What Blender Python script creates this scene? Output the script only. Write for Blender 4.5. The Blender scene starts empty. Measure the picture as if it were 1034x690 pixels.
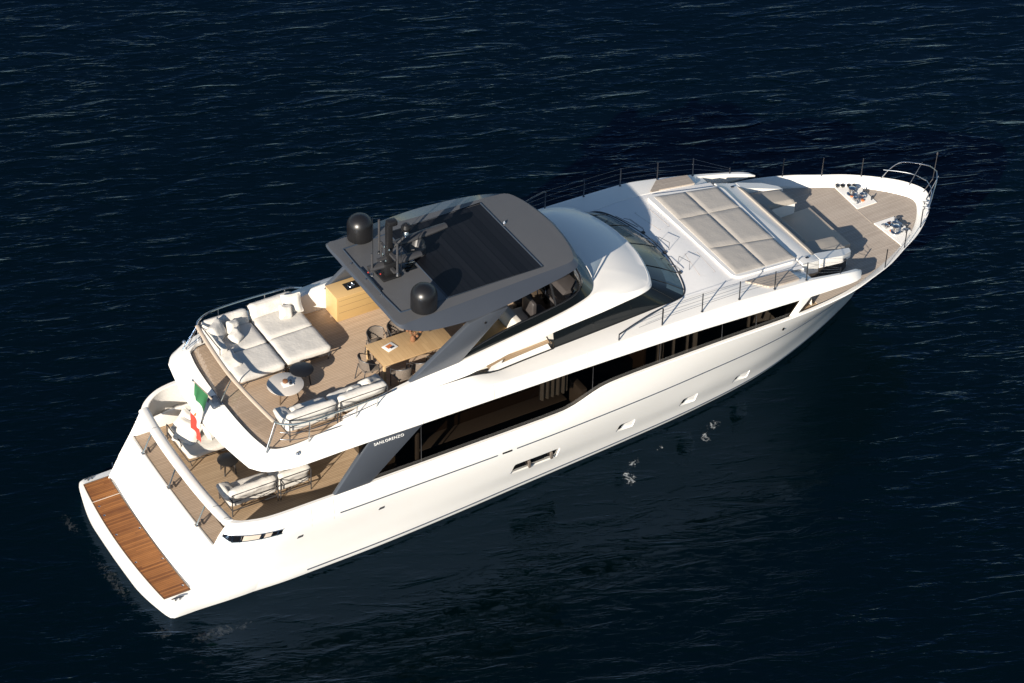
import bpy, bmesh, math, random
from mathutils import Vector, Matrix, noise
from mathutils.bvhtree import BVHTree
R = math.radians
S = bpy.context.scene
COL = S.collection

# ------------------------------------------------------------------ camera, sky, sun, exposure
cd = bpy.data.cameras.new('camera'); cam = bpy.data.objects.new('camera', cd); COL.objects.link(cam)
def cam_matrix(loc, yaw, pitch, roll):
    f = Vector((math.cos(yaw)*math.cos(pitch), math.sin(yaw)*math.cos(pitch), -math.sin(pitch)))
    r = Vector((math.sin(yaw), -math.cos(yaw), 0)); u = r.cross(f)
    c, s = math.cos(roll), math.sin(roll)
    r2 = c*r + s*u; u2 = -s*r + c*u
    m = Matrix((r2, u2, -f)).transposed().to_4x4(); m.translation = loc
    return m
cam.matrix_world = cam_matrix(Vector((-20.9639, -55.0584, 52.9815)), 1.024172, 0.661673, 0.028742)
cd.sensor_width = 36.0; cd.lens = 2966.2/1034*36.0
cd.clip_start = 1; cd.clip_end = 6000
S.camera = cam

SUN_AZ = R(213.0); SUN_EL = R(21.5)        # towards the sun, in the boat's own frame (x = bow, y = port)
w = bpy.data.worlds.new('World'); S.world = w; w.use_nodes = True
nt = w.node_tree; bg = nt.nodes['Background']
sky = nt.nodes.new('ShaderNodeTexSky'); sky.sky_type = 'NISHITA'; sky.sun_disc = False
sky.sun_elevation = SUN_EL; sky.sun_rotation = R(90)-SUN_AZ
sky.air_density = 1.0; sky.dust_density = 0.0; sky.ozone_density = 1.5
tn = nt.nodes.new('ShaderNodeMix'); tn.data_type = 'RGBA'; tn.blend_type = 'MULTIPLY'; tn.inputs[0].default_value = 1; tn.inputs[7].default_value = (.90, .94, .98, 1)
nt.links.new(sky.outputs[0], tn.inputs[6]); nt.links.new(tn.outputs[2], bg.inputs[0]); bg.inputs[1].default_value = 0.058
sd = bpy.data.lights.new('sun', 'SUN'); sd.energy = 5.0; sd.angle = R(0.5); sd.color = (1.0, 0.90, 0.77)
sun = bpy.data.objects.new('sun', sd); COL.objects.link(sun)
sv = Vector((math.cos(SUN_AZ)*math.cos(SUN_EL), math.sin(SUN_AZ)*math.cos(SUN_EL), math.sin(SUN_EL)))
sun.rotation_euler = (-sv).to_track_quat('-Z', 'Y').to_euler(); sun.location = sv*60
S.view_settings.view_transform = 'Standard'; S.view_settings.look = 'None'
S.view_settings.exposure = 0.78; S.view_settings.gamma = 1.0
S.render.engine = 'CYCLES'
S.cycles.transparent_max_bounces = 16

# ------------------------------------------------------------------ materials
def newmat(name):
    m = bpy.data.materials.new(name); m.use_nodes = True
    return m, m.node_tree, m.node_tree.nodes['Principled BSDF']
def N(t, k, **kw):
    n = t.nodes.new(k)
    for a, b in kw.items(): setattr(n, a, b)
    return n
def math_(t, op, a, b=None, clamp=False):
    n = t.nodes.new('ShaderNodeMath'); n.operation = op; n.use_clamp = clamp
    for i, v in enumerate((a, b)):
        if v is None: continue
        if isinstance(v, (int, float)): n.inputs[i].default_value = v
        else: t.links.new(v, n.inputs[i])
    return n.outputs[0]
def plain(name, col, rough=.5, metal=0., coat=0., nscale=6., namt=.06, bump=0., bscale=60., spec=.5):
    m, t, b = newmat(name)
    tc = N(t, 'ShaderNodeTexCoord'); nz = N(t, 'ShaderNodeTexNoise'); nz.inputs['Scale'].default_value = nscale; nz.inputs['Detail'].default_value = 6
    t.links.new(tc.outputs['Object'], nz.inputs['Vector'])
    mx = N(t, 'ShaderNodeMix', data_type='RGBA'); mx.inputs[6].default_value = tuple(c*(1-namt) for c in col)+(1,)
    mx.inputs[7].default_value = tuple(min(1, c*(1+namt)) for c in col)+(1,)
    t.links.new(nz.outputs['Fac'], mx.inputs[0]); t.links.new(mx.outputs[2], b.inputs['Base Color'])
    rr = N(t, 'ShaderNodeMapRange'); rr.inputs[3].default_value = rough*.85; rr.inputs[4].default_value = min(1, rough*1.15)
    t.links.new(nz.outputs['Fac'], rr.inputs[0]); t.links.new(rr.outputs[0], b.inputs['Roughness'])
    b.inputs['Metallic'].default_value = metal; b.inputs['Coat Weight'].default_value = coat; b.inputs['Coat Roughness'].default_value = .05
    b.inputs['Specular IOR Level'].default_value = spec
    if bump:
        n2 = N(t, 'ShaderNodeTexNoise'); n2.inputs['Scale'].default_value = bscale; n2.inputs['Detail'].default_value = 3
        t.links.new(tc.outputs['Object'], n2.inputs['Vector'])
        bp = N(t, 'ShaderNodeBump'); bp.inputs['Strength'].default_value = bump; bp.inputs['Distance'].default_value = .02
        t.links.new(n2.outputs['Fac'], bp.inputs['Height']); t.links.new(bp.outputs[0], b.inputs['Normal'])
    return m
def teak(name, c1, c2, caulk, width=.055, rough=.6, axis='Y', cw=.10, big=.35, contrast=1., coat=0.):
    m, t, b = newmat(name); L = t.links
    tc = N(t, 'ShaderNodeTexCoord'); sp = N(t, 'ShaderNodeSeparateXYZ'); L.new(tc.outputs['Object'], sp.inputs[0])
    a, al = (sp.outputs['Y'], sp.outputs['X']) if axis == 'Y' else (sp.outputs['X'], sp.outputs['Y'])
    u = math_(t, 'DIVIDE', a, width); fl = math_(t, 'FLOOR', u); fr = math_(t, 'FRACT', u)
    seam = math_(t, 'LESS_THAN', fr, cw)
    # staggered butt joints
    wn = N(t, 'ShaderNodeTexWhiteNoise', noise_dimensions='1D'); L.new(fl, wn.inputs['W'])
    v = math_(t, 'ADD', math_(t, 'DIVIDE', al, 1.9), math_(t, 'MULTIPLY', wn.outputs['Value'], 7.3))
    vf = math_(t, 'FLOOR', v)
    cmb = N(t, 'ShaderNodeCombineXYZ'); L.new(fl, cmb.inputs[0]); L.new(vf, cmb.inputs[1])
    w2 = N(t, 'ShaderNodeTexWhiteNoise', noise_dimensions='2D'); L.new(cmb.outputs[0], w2.inputs['Vector'])
    mp = N(t, 'ShaderNodeMapping'); mp.inputs['Scale'].default_value = (3, 60, 1) if axis == 'Y' else (60, 3, 1)
    L.new(tc.outputs['Object'], mp.inputs[0])
    gr = N(t, 'ShaderNodeTexNoise'); gr.inputs['Scale'].default_value = 1.; gr.inputs['Detail'].default_value = 5; L.new(mp.outputs[0], gr.inputs['Vector'])
    bn = N(t, 'ShaderNodeTexNoise'); bn.inputs['Scale'].default_value = 1.3; bn.inputs['Detail'].default_value = 4; L.new(tc.outputs['Object'], bn.inputs['Vector'])
    f = math_(t, 'ADD', math_(t, 'MULTIPLY', w2.outputs['Value'], .45*contrast), math_(t, 'MULTIPLY', gr.outputs['Fac'], .4))
    f = math_(t, 'ADD', f, math_(t, 'MULTIPLY', math_(t, 'SUBTRACT', bn.outputs['Fac'], .5), big*2), clamp=True)
    mx = N(t, 'ShaderNodeMix', data_type='RGBA'); mx.inputs[6].default_value = c1+(1,); mx.inputs[7].default_value = c2+(1,); L.new(f, mx.inputs[0])
    m2 = N(t, 'ShaderNodeMix', data_type='RGBA'); m2.inputs[7].default_value = caulk+(1,); L.new(seam, m2.inputs[0]); L.new(mx.outputs[2], m2.inputs[6])
    L.new(m2.outputs[2], b.inputs['Base Color']); b.inputs['Roughness'].default_value = rough
    b.inputs['Coat Weight'].default_value = coat; b.inputs['Coat Roughness'].default_value = .15
    bp = N(t, 'ShaderNodeBump'); bp.inputs['Strength'].default_value = .25; bp.inputs['Distance'].default_value = .004
    L.new(math_(t, 'SUBTRACT', gr.outputs['Fac'], seam), bp.inputs['Height']); L.new(bp.outputs[0], b.inputs['Normal'])
    return m
def glass_tint(name, tint, refl=.06, rough=.02):
    m = bpy.data.materials.new(name); m.use_nodes = True; t = m.node_tree
    for n in list(t.nodes): t.nodes.remove(n)
    o = N(t, 'ShaderNodeOutputMaterial'); tr = N(t, 'ShaderNodeBsdfTransparent'); tr.inputs[0].default_value = tint+(1,)
    gl = N(t, 'ShaderNodeBsdfGlossy'); gl.inputs['Roughness'].default_value = rough; gl.inputs[0].default_value = (1, 1, 1, 1)
    lw = N(t, 'ShaderNodeLayerWeight'); lw.inputs[0].default_value = .5
    fr = math_(t, 'ADD', math_(t, 'MULTIPLY', math_(t, 'POWER', lw.outputs['Facing'], 5.), 1-refl), refl)
    mx = N(t, 'ShaderNodeMixShader'); t.links.new(fr, mx.inputs[0]); t.links.new(tr.outputs[0], mx.inputs[1]); t.links.new(gl.outputs[0], mx.inputs[2])
    t.links.new(mx.outputs[0], o.inputs[0]); return m

M = {}
M['white'] = plain('white_gelcoat', (.85, .83, .785), .3, coat=.15, nscale=.8, namt=.015)
M['deck_white'] = plain('nonslip_deck_paint', (.80, .79, .775), .6, nscale=2., namt=.02, bump=.15, bscale=160)
M['teak'] = teak('weathered_teak', (.46, .335, .23), (.63, .48, .345), (.21, .17, .135), .06, .7, cw=.14)
M['teak_bow'] = teak('silvered_teak', (.37, .31, .255), (.52, .45, .38), (.19, .16, .135), .06, .75, cw=.14)
M['teak_main'] = teak('golden_teak', (.35, .245, .15), (.52, .385, .25), (.15, .105, .07), .06, .65, cw=.12)
M['teak_wet'] = teak('varnished_teak', (.10, .030, .006), (.40, .165, .045), (.07, .022, .006), .065, .34, cw=.10, big=.34, contrast=1.5, coat=.3)
M['wood'] = teak('dining_wood', (.40, .26, .13), (.56, .39, .21), (.28, .17, .08), .11, .5, axis='X', cw=.03)
M['oak'] = teak('oak_veneer', (.50, .325, .14), (.60, .41, .19), (.44, .29, .12), .9, .4, cw=.006, big=.1)
M['fabric'] = plain('offwhite_canvas', (.60, .575, .53), .9, nscale=5, namt=.035, bump=.35, bscale=14)
M['pad'] = plain('beige_outdoor_fabric', (.45, .42, .38), .9, nscale=9, namt=.05, bump=.25, bscale=18)
M['taupe'] = plain('taupe_upholstery', (.38, .345, .30), .9, nscale=7, namt=.05, bump=.2, bscale=25)
M['sand'] = plain('sand_laminate', (.60, .49, .38), .7, nscale=7, namt=.05)
M['grey'] = plain('anthracite_metallic_paint', (.075, .086, .105), .34, metal=.25, coat=.5, nscale=2, namt=.04)
M['grey_top'] = plain('hardtop_grey_paint', (.105, .107, .112), .48, metal=.15, nscale=3, namt=.06, bump=.1, bscale=200)
M['charcoal'] = plain('charcoal_frame_paint', (.045, .045, .048), .45, namt=.1)
M['black'] = plain('black_satin', (.012, .012, .013), .35, namt=.1)
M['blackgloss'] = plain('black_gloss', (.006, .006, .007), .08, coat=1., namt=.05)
M['steel'] = plain('polished_steel', (.60, .61, .62), .16, metal=1., namt=.05)
M['steel_dark'] = plain('blued_steel', (.16, .17, .19), .3, metal=1., namt=.05)
M['groove'] = plain('navy_stripe', (.035, .05, .075), .35, namt=.1)
M['table_top'] = plain('pale_stone_top', (.58, .54, .49), .5, nscale=20, namt=.06)
M['rope'] = plain('taupe_rope_weave', (.17, .14, .115), .9, nscale=40, namt=.25, bump=.6, bscale=90)
M['red'] = plain('signal_red', (.35, .02, .012), .6); M['orange'] = plain('rusty_orange', (.55, .17, .05), .6)
M['green'] = plain('flag_green', (.03, .16, .06), .8); M['flagwhite'] = plain('flag_white', (.75, .74, .71), .8); M['flagred'] = plain('flag_red', (.48, .045, .03), .8)
M['paper'] = plain('paper_white', (.8, .8, .78), .7)
M['leafbrown'] = plain('dried_leaf', (.20, .09, .04), .8, namt=.3)
M['brown'] = plain('walnut_interior', (.12, .08, .05), .5, nscale=4, namt=.2)
M['tan'] = plain('tan_interior_fabric', (.50, .43, .36), .8)
M['leather'] = plain('dark_leather', (.05, .045, .045), .5, namt=.15)
M['glass'] = glass_tint('smoked_side_glass', (.18, .165, .15), .07); M['clear'] = glass_tint('clear_glass', (.90, .90, .90), .03)
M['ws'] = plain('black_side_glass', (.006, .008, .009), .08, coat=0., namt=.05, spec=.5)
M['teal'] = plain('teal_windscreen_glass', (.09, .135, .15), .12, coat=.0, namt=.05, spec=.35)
M['flyglass'] = glass_tint('grey_wind_deflector_glass', (.25, .3, .33))
def louvre():
    m, t, b = newmat('louvred_sunroof'); L = t.links
    tc = N(t, 'ShaderNodeTexCoord'); sp = N(t, 'ShaderNodeSeparateXYZ'); L.new(tc.outputs['Object'], sp.inputs[0])
    u = math_(t, 'DIVIDE', sp.outputs['X'], .21); fr = math_(t, 'FRACT', u); fl = math_(t, 'FLOOR', u)
    wn = N(t, 'ShaderNodeTexWhiteNoise', noise_dimensions='1D'); L.new(fl, wn.inputs['W'])
    f = math_(t, 'ADD', math_(t, 'MULTIPLY', math_(t, 'LESS_THAN', fr, .12), -.6), math_(t, 'MULTIPLY', wn.outputs['Value'], .6))
    mx = N(t, 'ShaderNodeMix', data_type='RGBA'); mx.inputs[6].default_value = (.003, .0035, .005, 1); mx.inputs[7].default_value = (.010, .011, .014, 1); L.new(math_(t, 'ADD', f, .4, clamp=True), mx.inputs[0])
    L.new(mx.outputs[2], b.inputs['Base Color']); b.inputs['Roughness'].default_value = .4; b.inputs['Specular IOR Level'].default_value = .2
    return m
M['louvre'] = louvre()

# ------------------------------------------------------------------ mesh helpers
def catmull(P, n):
    """n points evenly spaced along a smooth curve through P"""
    P = [Vector(p) for p in P]
    if len(P) == 2: return [P[0].lerp(P[1], i/(n-1)) for i in range(n)]
    E = [P[0]*2-P[1]]+P+[P[-1]*2-P[-2]]; fine = []
    for i in range(1, len(E)-2):
        p0, p1, p2, p3 = E[i-1:i+3]
        t0 = 0; t1 = max((p1-p0).length, 1e-6)**.5; t2 = t1+max((p2-p1).length, 1e-6)**.5; t3 = t2+max((p3-p2).length, 1e-6)**.5
        for k in range(16):
            t = t1+(t2-t1)*k/16
            A1 = p0*((t1-t)/(t1-t0))+p1*((t-t0)/(t1-t0)); A2 = p1*((t2-t)/(t2-t1))+p2*((t-t1)/(t2-t1)); A3 = p2*((t3-t)/(t3-t2))+p3*((t-t2)/(t3-t2))
            B1 = A1*((t2-t)/(t2-t0))+A2*((t-t0)/(t2-t0)); B2 = A2*((t3-t)/(t3-t1))+A3*((t-t1)/(t3-t1))
            fine.append(B1*((t2-t)/(t2-t1))+B2*((t-t1)/(t2-t1)))
    fine.append(P[-1])
    return linres(fine, n)
def linres(P, n):
    P = [Vector(p) for p in P]; d = [0]
    for a, b in zip(P, P[1:]): d.append(d[-1]+(b-a).length)
    out = []; j = 0
    for i in range(n):
        s = d[-1]*i/(n-1)
        while j < len(P)-2 and d[j+1] < s: j += 1
        seg = d[j+1]-d[j]; out.append(P[j].lerp(P[j+1], 0 if seg == 0 else min(1, (s-d[j])/seg)))
    return out
def fx(P, x):
    """y, z at x along a table of points sorted by x (smooth through the points, no overshoot)"""
    P = [tuple(p) for p in P]
    if x <= P[0][0]: return P[0][1:]
    if x >= P[-1][0]: return P[-1][1:]
    for i in range(len(P)-1):
        if P[i][0] <= x <= P[i+1][0]: break
    h = P[i+1][0]-P[i][0]; t = (x-P[i][0])/h; out = []
    for c in (1, 2):
        def sl(k):
            if k <= 0 or k >= len(P)-1: 
                a, b = (0, 1) if k <= 0 else (-2, -1); return (P[b][c]-P[a][c])/(P[b][0]-P[a][0])
            a = (P[k][c]-P[k-1][c])/(P[k][0]-P[k-1][0]); b = (P[k+1][c]-P[k][c])/(P[k+1][0]-P[k][0])
            return 0 if a*b <= 0 else 2*a*b/(a+b)
        m0, m1 = sl(i)*h, sl(i+1)*h
        out.append((2*t**3-3*t*t+1)*P[i][c]+(t**3-2*t*t+t)*m0+(-2*t**3+3*t*t)*P[i+1][c]+(t**3-t*t)*m1)
    return tuple(out)
def mir(p): return Vector((p[0], -p[1], p[2]))
def sbd(P): return [Vector((p[0], -abs(p[1]), p[2])) for p in P]

def link(name, bm, mat, parent=None, smooth=True, ang=30, mats=None):
    me = bpy.data.meshes.new(name); bmesh.ops.recalc_face_normals(bm, faces=bm.faces) if bm.faces else None
    bm.to_mesh(me); bm.free()
    if mats:
        for k in mats: me.materials.append(M[k])
    else: me.materials.append(M[mat] if isinstance(mat, str) else mat)
    if smooth:
        me.polygons.foreach_set('use_smooth', [True]*len(me.polygons)); me.set_sharp_from_angle(angle=R(ang))
    o = bpy.data.objects.new(name, me); COL.objects.link(o)
    if parent: o.parent = parent
    return o
def thing(name, label, cat, loc=(0, 0, 0), rz=0, group=None):
    o = bpy.data.objects.new(name, None); COL.objects.link(o); o.location = loc; o.rotation_euler = (0, 0, rz)
    o.empty_display_size = .2; tag(o, label, cat, group); return o
def tag(o, label, cat, group=None):
    o['label'] = label; o['category'] = cat
    if group: o['group'] = group
    return o
def dup(root, loc, rz, label):
    def cp(o, par):
        c = o.copy(); COL.objects.link(c)
        if par: c.parent = par
        for ch in list(o.children): cp(ch, c)
        return c
    r = cp(root, None); r.location = loc; r.rotation_euler = (0, 0, rz); r['label'] = label
    return r
def grid(bm, rows, close=False, flip=False):
    vs = [[bm.verts.new(p) for p in r] for r in rows]; n = len(rows[0])
    for a, b in zip(vs, vs[1:]):
        for i in range(n-1 if not close else n):
            j = (i+1) % n
            q = [a[i], a[j], b[j], b[i]]
            try: bm.faces.new(q)
            except ValueError: pass
    return vs
def box(bm, x0, x1, y0, y1, z0, z1, bev=0, seg=2):
    r = bmesh.ops.create_cube(bm, size=1); vs = r['verts']
    for v in vs:
        v.co = Vector(((x0+x1)/2+v.co.x*(x1-x0), (y0+y1)/2+v.co.y*(y1-y0), (z0+z1)/2+v.co.z*(z1-z0)))
    if bev:
        es = list({e for v in vs for e in v.link_edges})
        bmesh.ops.bevel(bm, geom=es, offset=bev, segments=seg, affect='EDGES', profile=.5)
def tube(bm, P, r, n=8, cap=True, closed=False):
    P = [Vector(p) for p in P]; rings = []
    prev = None
    for i, p in enumerate(P):
        if closed: d = (P[(i+1) % len(P)]-P[i-1])
        else: d = P[min(i+1, len(P)-1)]-P[max(i-1, 0)]
        d.normalize()
        if prev is None:
            a = Vector((0, 0, 1)) if abs(d.z) < .9 else Vector((1, 0, 0)); u = d.cross(a).normalized()
        else: u = (prev-d*prev.dot(d)).normalized()
        prev = u; v = d.cross(u); rr = r[i] if isinstance(r, (list, tuple)) else r
        rings.append([bm.verts.new(p+u*math.cos(2*math.pi*k/n)*rr+v*math.sin(2*math.pi*k/n)*rr) for k in range(n)])
    m = len(rings)
    for i in range(m if closed else m-1):
        a, b = rings[i], rings[(i+1) % m]
        for k in range(n): bm.faces.new((a[k], a[(k+1) % n], b[(k+1) % n], b[k]))
    if cap and not closed:
        bm.faces.new(rings[0][::-1]); bm.faces.new(rings[-1])
def lathe(bm, c, prof, n=32):
    rings = []
    for r, z in prof:
        rings.append([bm.verts.new((c[0]+r*math.cos(2*math.pi*k/n), c[1]+r*math.sin(2*math.pi*k/n), c[2]+z)) for k in range(n)])
    for a, b in zip(rings, rings[1:]):
        for k in range(n): bm.faces.new((a[k], a[(k+1) % n], b[(k+1) % n], b[k]))
    bm.faces.new(rings[0][::-1]); bm.faces.new(rings[-1])
def prism(bm, pts, d, bev=0):
    """polygon pts extruded by vector d"""
    a = [bm.verts.new(p) for p in pts]; b = [bm.verts.new(Vector(p)+Vector(d)) for p in pts]; n = len(a)
    fs = [bm.faces.new(a[::-1]), bm.faces.new(b)]
    for i in range(n): fs.append(bm.faces.new((a[i], a[(i+1) % n], b[(i+1) % n], b[i])))
    if bev:
        bmesh.ops.bevel(bm, geom=list({e for f in fs for e in f.edges}), offset=bev, segments=2, affect='EDGES', profile=.5)
def cushion(bm, c, size, rz=0, tilt=(0, 0), puff=.35, seed=0, n=12, round_=.32, wob=.05):
    """soft rounded cushion: thick middle, thinner edges, slight sag and wrinkles"""
    old = len(bm.verts)
    lin = [2*i/n-1 for i in range(n+1)]; vd = {}
    def gv(p):
        k = tuple(round(c_, 5) for c_ in p)
        if k not in vd: vd[k] = bm.verts.new(p)
        return vd[k]
    for ax in range(3):
        for sg in (-1, 1):
            for i in range(n):
                for j in range(n):
                    q = []
                    for (u_, v_) in ((lin[i], lin[j]), (lin[i+1], lin[j]), (lin[i+1], lin[j+1]), (lin[i], lin[j+1])):
                        p = [u_, v_]; p.insert(ax, sg); q.append(gv(p))
                    bm.faces.new(q)
    seen = list(vd.values())
    sx, sy, sz = size[0]/2, size[1]/2, size[2]/2; rr = min(sx, sy, sz*1.6)*round_*1.6
    Mx = Matrix.Rotation(rz, 4, 'Z') @ Matrix.Rotation(tilt[0], 4, 'X') @ Matrix.Rotation(tilt[1], 4, 'Y')
    for v in seen:
        p = v.co.copy(); q = Vector((p.x*sx, p.y*sy, p.z*sz))
        r3 = min(rr, sz*.98); inner = Vector((max(-sx+r3, min(sx-r3, q.x)), max(-sy+r3, min(sy-r3, q.y)), max(-sz+r3, min(sz-r3, q.z))))
        d = q-inner
        if d.length > 1e-6: q = inner+d.normalized()*min(d.length, r3) if d.length > r3 else q
        m = (abs(p.x)**4+abs(p.y)**4)/2
        q.z *= (1+puff*.5)-(puff*1.3)*min(1, m*1.1)
        e = noise.noise(Vector((q.x*5+seed*7.1, q.y*5, q.z*3)))*wob*.5 + noise.noise(Vector((q.x*14+seed*3.3, q.y*14, 5)))*wob*.16
        q.z += e
        k = 1+noise.noise(Vector((q.x*3, q.y*3, seed*1.7)))*wob*.5
        q.x *= k; q.y *= k
        v.co = Vector(c)+Mx @ q
def new(): return bmesh.new()
def pillow(name, label, c, s, rz, tilt, seed, thick=.17):
    bm = new(); cushion(bm, (0, 0, 0), (s, s, thick), 0, (0, 0), puff=1.15, seed=seed, n=12, round_=.5, wob=.03)
    for v in bm.verts:     # pointed corners
        a = min(abs(v.co.x), abs(v.co.y))/(s/2); v.co.x *= 1+.20*a**3; v.co.y *= 1+.20*a**3
    o = link(name, bm, 'fabric', ang=60); o.location = c; o.rotation_euler = (tilt[0], tilt[1], rz)
    return tag(o, label, 'pillow', 'white scatter pillows on the yacht')

# ------------------------------------------------------------------ the sea
def water_mat():
    m, t, b = newmat('dark_sea'); L = t.links
    b.inputs['Base Color'].default_value = (.0002, .0028, .0038, 1); b.inputs['Roughness'].default_value = .07; b.inputs['IOR'].default_value = 1.33; b.inputs['Specular IOR Level'].default_value = 0
    tc = N(t, 'ShaderNodeTexCoord')
    def nz(scale, rot, sc, det, rough=.55, dist=0.):
        mp = N(t, 'ShaderNodeMapping', vector_type='TEXTURE'); mp.inputs['Rotation'].default_value = (0, 0, rot); mp.inputs['Scale'].default_value = tuple(1/q for q in sc)
        L.new(tc.outputs['Object'], mp.inputs[0]); n = N(t, 'ShaderNodeTexNoise'); n.inputs['Scale'].default_value = scale; n.inputs['Detail'].default_value = det
        n.inputs['Roughness'].default_value = rough; n.inputs['Distortion'].default_value = dist
        L.new(mp.outputs[0], n.inputs['Vector']); return n.outputs['Fac']
    a = nz(.42, R(-14), (.55, 1.5, 1), 3, .5, .3); c = nz(1.15, R(-20), (.42, 1.7, 1), 4, .55, .5); d = nz(3.6, R(-27), (.5, 1.5, 1), 4, .6, .4)
    calm = nz(.05, 0, (1, 1, 1), 2)           # wind patches: some water is rougher
    cr = N(t, 'ShaderNodeMapRange'); cr.inputs[1].default_value = .3; cr.inputs[2].default_value = .7; cr.inputs[3].default_value = .55; cr.inputs[4].default_value = 1.2; L.new(calm, cr.inputs[0])
    # lee of the hull on the starboard side is calmer
    sp = N(t, 'ShaderNodeSeparateXYZ'); L.new(tc.outputs['Object'], sp.inputs[0])
    crest = math_(t, 'POWER', math_(t, 'MULTIPLY', math_(t, 'SUBTRACT', c, .48, clamp=True), 3.2, clamp=True), 1.5)
    crest2 = math_(t, 'POWER', math_(t, 'MULTIPLY', math_(t, 'SUBTRACT', d, .50, clamp=True), 3.2, clamp=True), 1.4)
    h = math_(t, 'ADD', math_(t, 'ADD', math_(t, 'MULTIPLY', a, .07), math_(t, 'MULTIPLY', crest, .052)), math_(t, 'MULTIPLY', crest2, .015))
    h = math_(t, 'MULTIPLY', h, cr.outputs[0])
    lee = N(t, 'ShaderNodeMapRange', interpolation_type='SMOOTHSTEP'); lee.inputs[1].default_value = -13; lee.inputs[2].default_value = -3; lee.inputs[3].default_value = 1; lee.inputs[4].default_value = .75
    L.new(sp.outputs['Y'], lee.inputs[0])
    ex = N(t, 'ShaderNodeMapRange', interpolation_type='SMOOTHSTEP'); ex.inputs[1].default_value = 19; ex.inputs[2].default_value = 25; ex.inputs[3].default_value = 0; ex.inputs[4].default_value = 1; L.new(sp.outputs['X'], ex.inputs[0])
    px = N(t, 'ShaderNodeMapRange', interpolation_type='SMOOTHSTEP'); px.inputs[1].default_value = 0; px.inputs[2].default_value = 5; L.new(sp.outputs['Y'], px.inputs[0])
    k = math_(t, 'MAXIMUM', math_(t, 'MAXIMUM', lee.outputs[0], ex.outputs[0]), px.outputs[0])
    h = math_(t, 'MULTIPLY', h, k)
    bp = N(t, 'ShaderNodeBump'); bp.inputs['Strength'].default_value = 1.; bp.inputs['Distance'].default_value = 1.; L.new(h, bp.inputs['Height'])
    L.new(bp.outputs[0], b.inputs['Normal'])
    # foam: thin broken froth in the wake and two small patches under the hull outlets
    def blob(x, y, rx, ry, rot=0):
        mp = N(t, 'ShaderNodeMapping', vector_type='TEXTURE'); mp.inputs['Location'].default_value = (x, y, 0); mp.inputs['Rotation'].default_value = (0, 0, rot); mp.inputs['Scale'].default_value = (rx, ry, 1)
        L.new(tc.outputs['Object'], mp.inputs[0]); v = N(t, 'ShaderNodeVectorMath', operation='LENGTH'); L.new(mp.outputs[0], v.inputs[0])
        r = N(t, 'ShaderNodeMapRange', interpolation_type='SMOOTHSTEP'); r.inputs[1].default_value = 1.; r.inputs[2].default_value = .1; L.new(v.outputs['Value'], r.inputs[0]); return r.outputs[0]
    strong = None
    for q in ((17.45, -3.0, .8, .42, .3), (17.0, -3.35, .6, .35, .9), (14.6, -3.35, .6, .35, .5), (14.15, -3.8, .75, .42, 1.2), (15.6, -3.1, .5, .2, .4)):
        s_ = blob(*q); strong = s_ if strong is None else math_(t, 'MAXIMUM', strong, s_)
    weak = None
    for q in ((-.05, -.8, .45, 3.0, 0.05), (.3, -3.2, .7, .7, 0), (1.6, -3.9, 2.2, .6, -.1), (-.15, 1.8, .4, 1.3, .1)):
        s_ = blob(*q); weak = s_ if weak is None else math_(t, 'MAXIMUM', weak, s_)
    vo = N(t, 'ShaderNodeTexNoise'); vo.inputs['Scale'].default_value = 5.5; vo.inputs['Detail'].default_value = 7; vo.inputs['Roughness'].default_value = .7; vo.inputs['Distortion'].default_value = 1.6
    L.new(tc.outputs['Object'], vo.inputs['Vector'])
    def thr(fac, lo, hi, amp):
        r = N(t, 'ShaderNodeMapRange'); r.inputs[1].default_value = lo; r.inputs[2].default_value = hi; r.inputs[4].default_value = amp
        L.new(math_(t, 'ADD', vo.outputs['Fac'], math_(t, 'MULTIPLY', math_(t, 'SUBTRACT', fac, 1.), .42)), r.inputs[0]); return r.outputs[0]
    f = math_(t, 'MAXIMUM', thr(strong, .48, .60, .5), thr(weak, .46, .62, .05))
    mx = N(t, 'ShaderNodeMix', data_type='RGBA'); mx.inputs[6].default_value = (.0002, .0028, .0038, 1); mx.inputs[7].default_value = (.62, .66, .68, 1); L.new(f, mx.inputs[0]); L.new(mx.outputs[2], b.inputs['Base Color'])
    mr = N(t, 'ShaderNodeMapRange'); mr.inputs[3].default_value = .07; mr.inputs[4].default_value = .7; L.new(f, mr.inputs[0])
    gl = N(t, 'ShaderNodeBsdfGlossy'); gl.inputs[0].default_value = (.25, .40, .68, 1); L.new(mr.outputs[0], gl.inputs['Roughness']); L.new(bp.outputs[0], gl.inputs['Normal'])
    fr = N(t, 'ShaderNodeFresnel'); fr.inputs[0].default_value = 1.33; L.new(bp.outputs[0], fr.inputs['Normal'])
    ms = N(t, 'ShaderNodeMixShader'); L.new(fr.outputs[0], ms.inputs[0]); L.new(b.outputs[0], ms.inputs[1]); L.new(gl.outputs[0], ms.inputs[2])
    L.new(ms.outputs[0], t.nodes['Material Output'].inputs[0])
    return m
bm = new(); vs = [bm.verts.new(p) for p in ((-2500, -2500, 0), (2500, -2500, 0), (2500, 2500, 0), (-2500, 2500, 0))]; bm.faces.new(vs)
sea = link('sea', bm, water_mat(), smooth=False); sea['kind'] = 'structure'

# ------------------------------------------------------------------ the yacht
Y = thing('yacht', 'large white motor yacht with grey hardtop floating on dark water', 'yacht')

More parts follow.
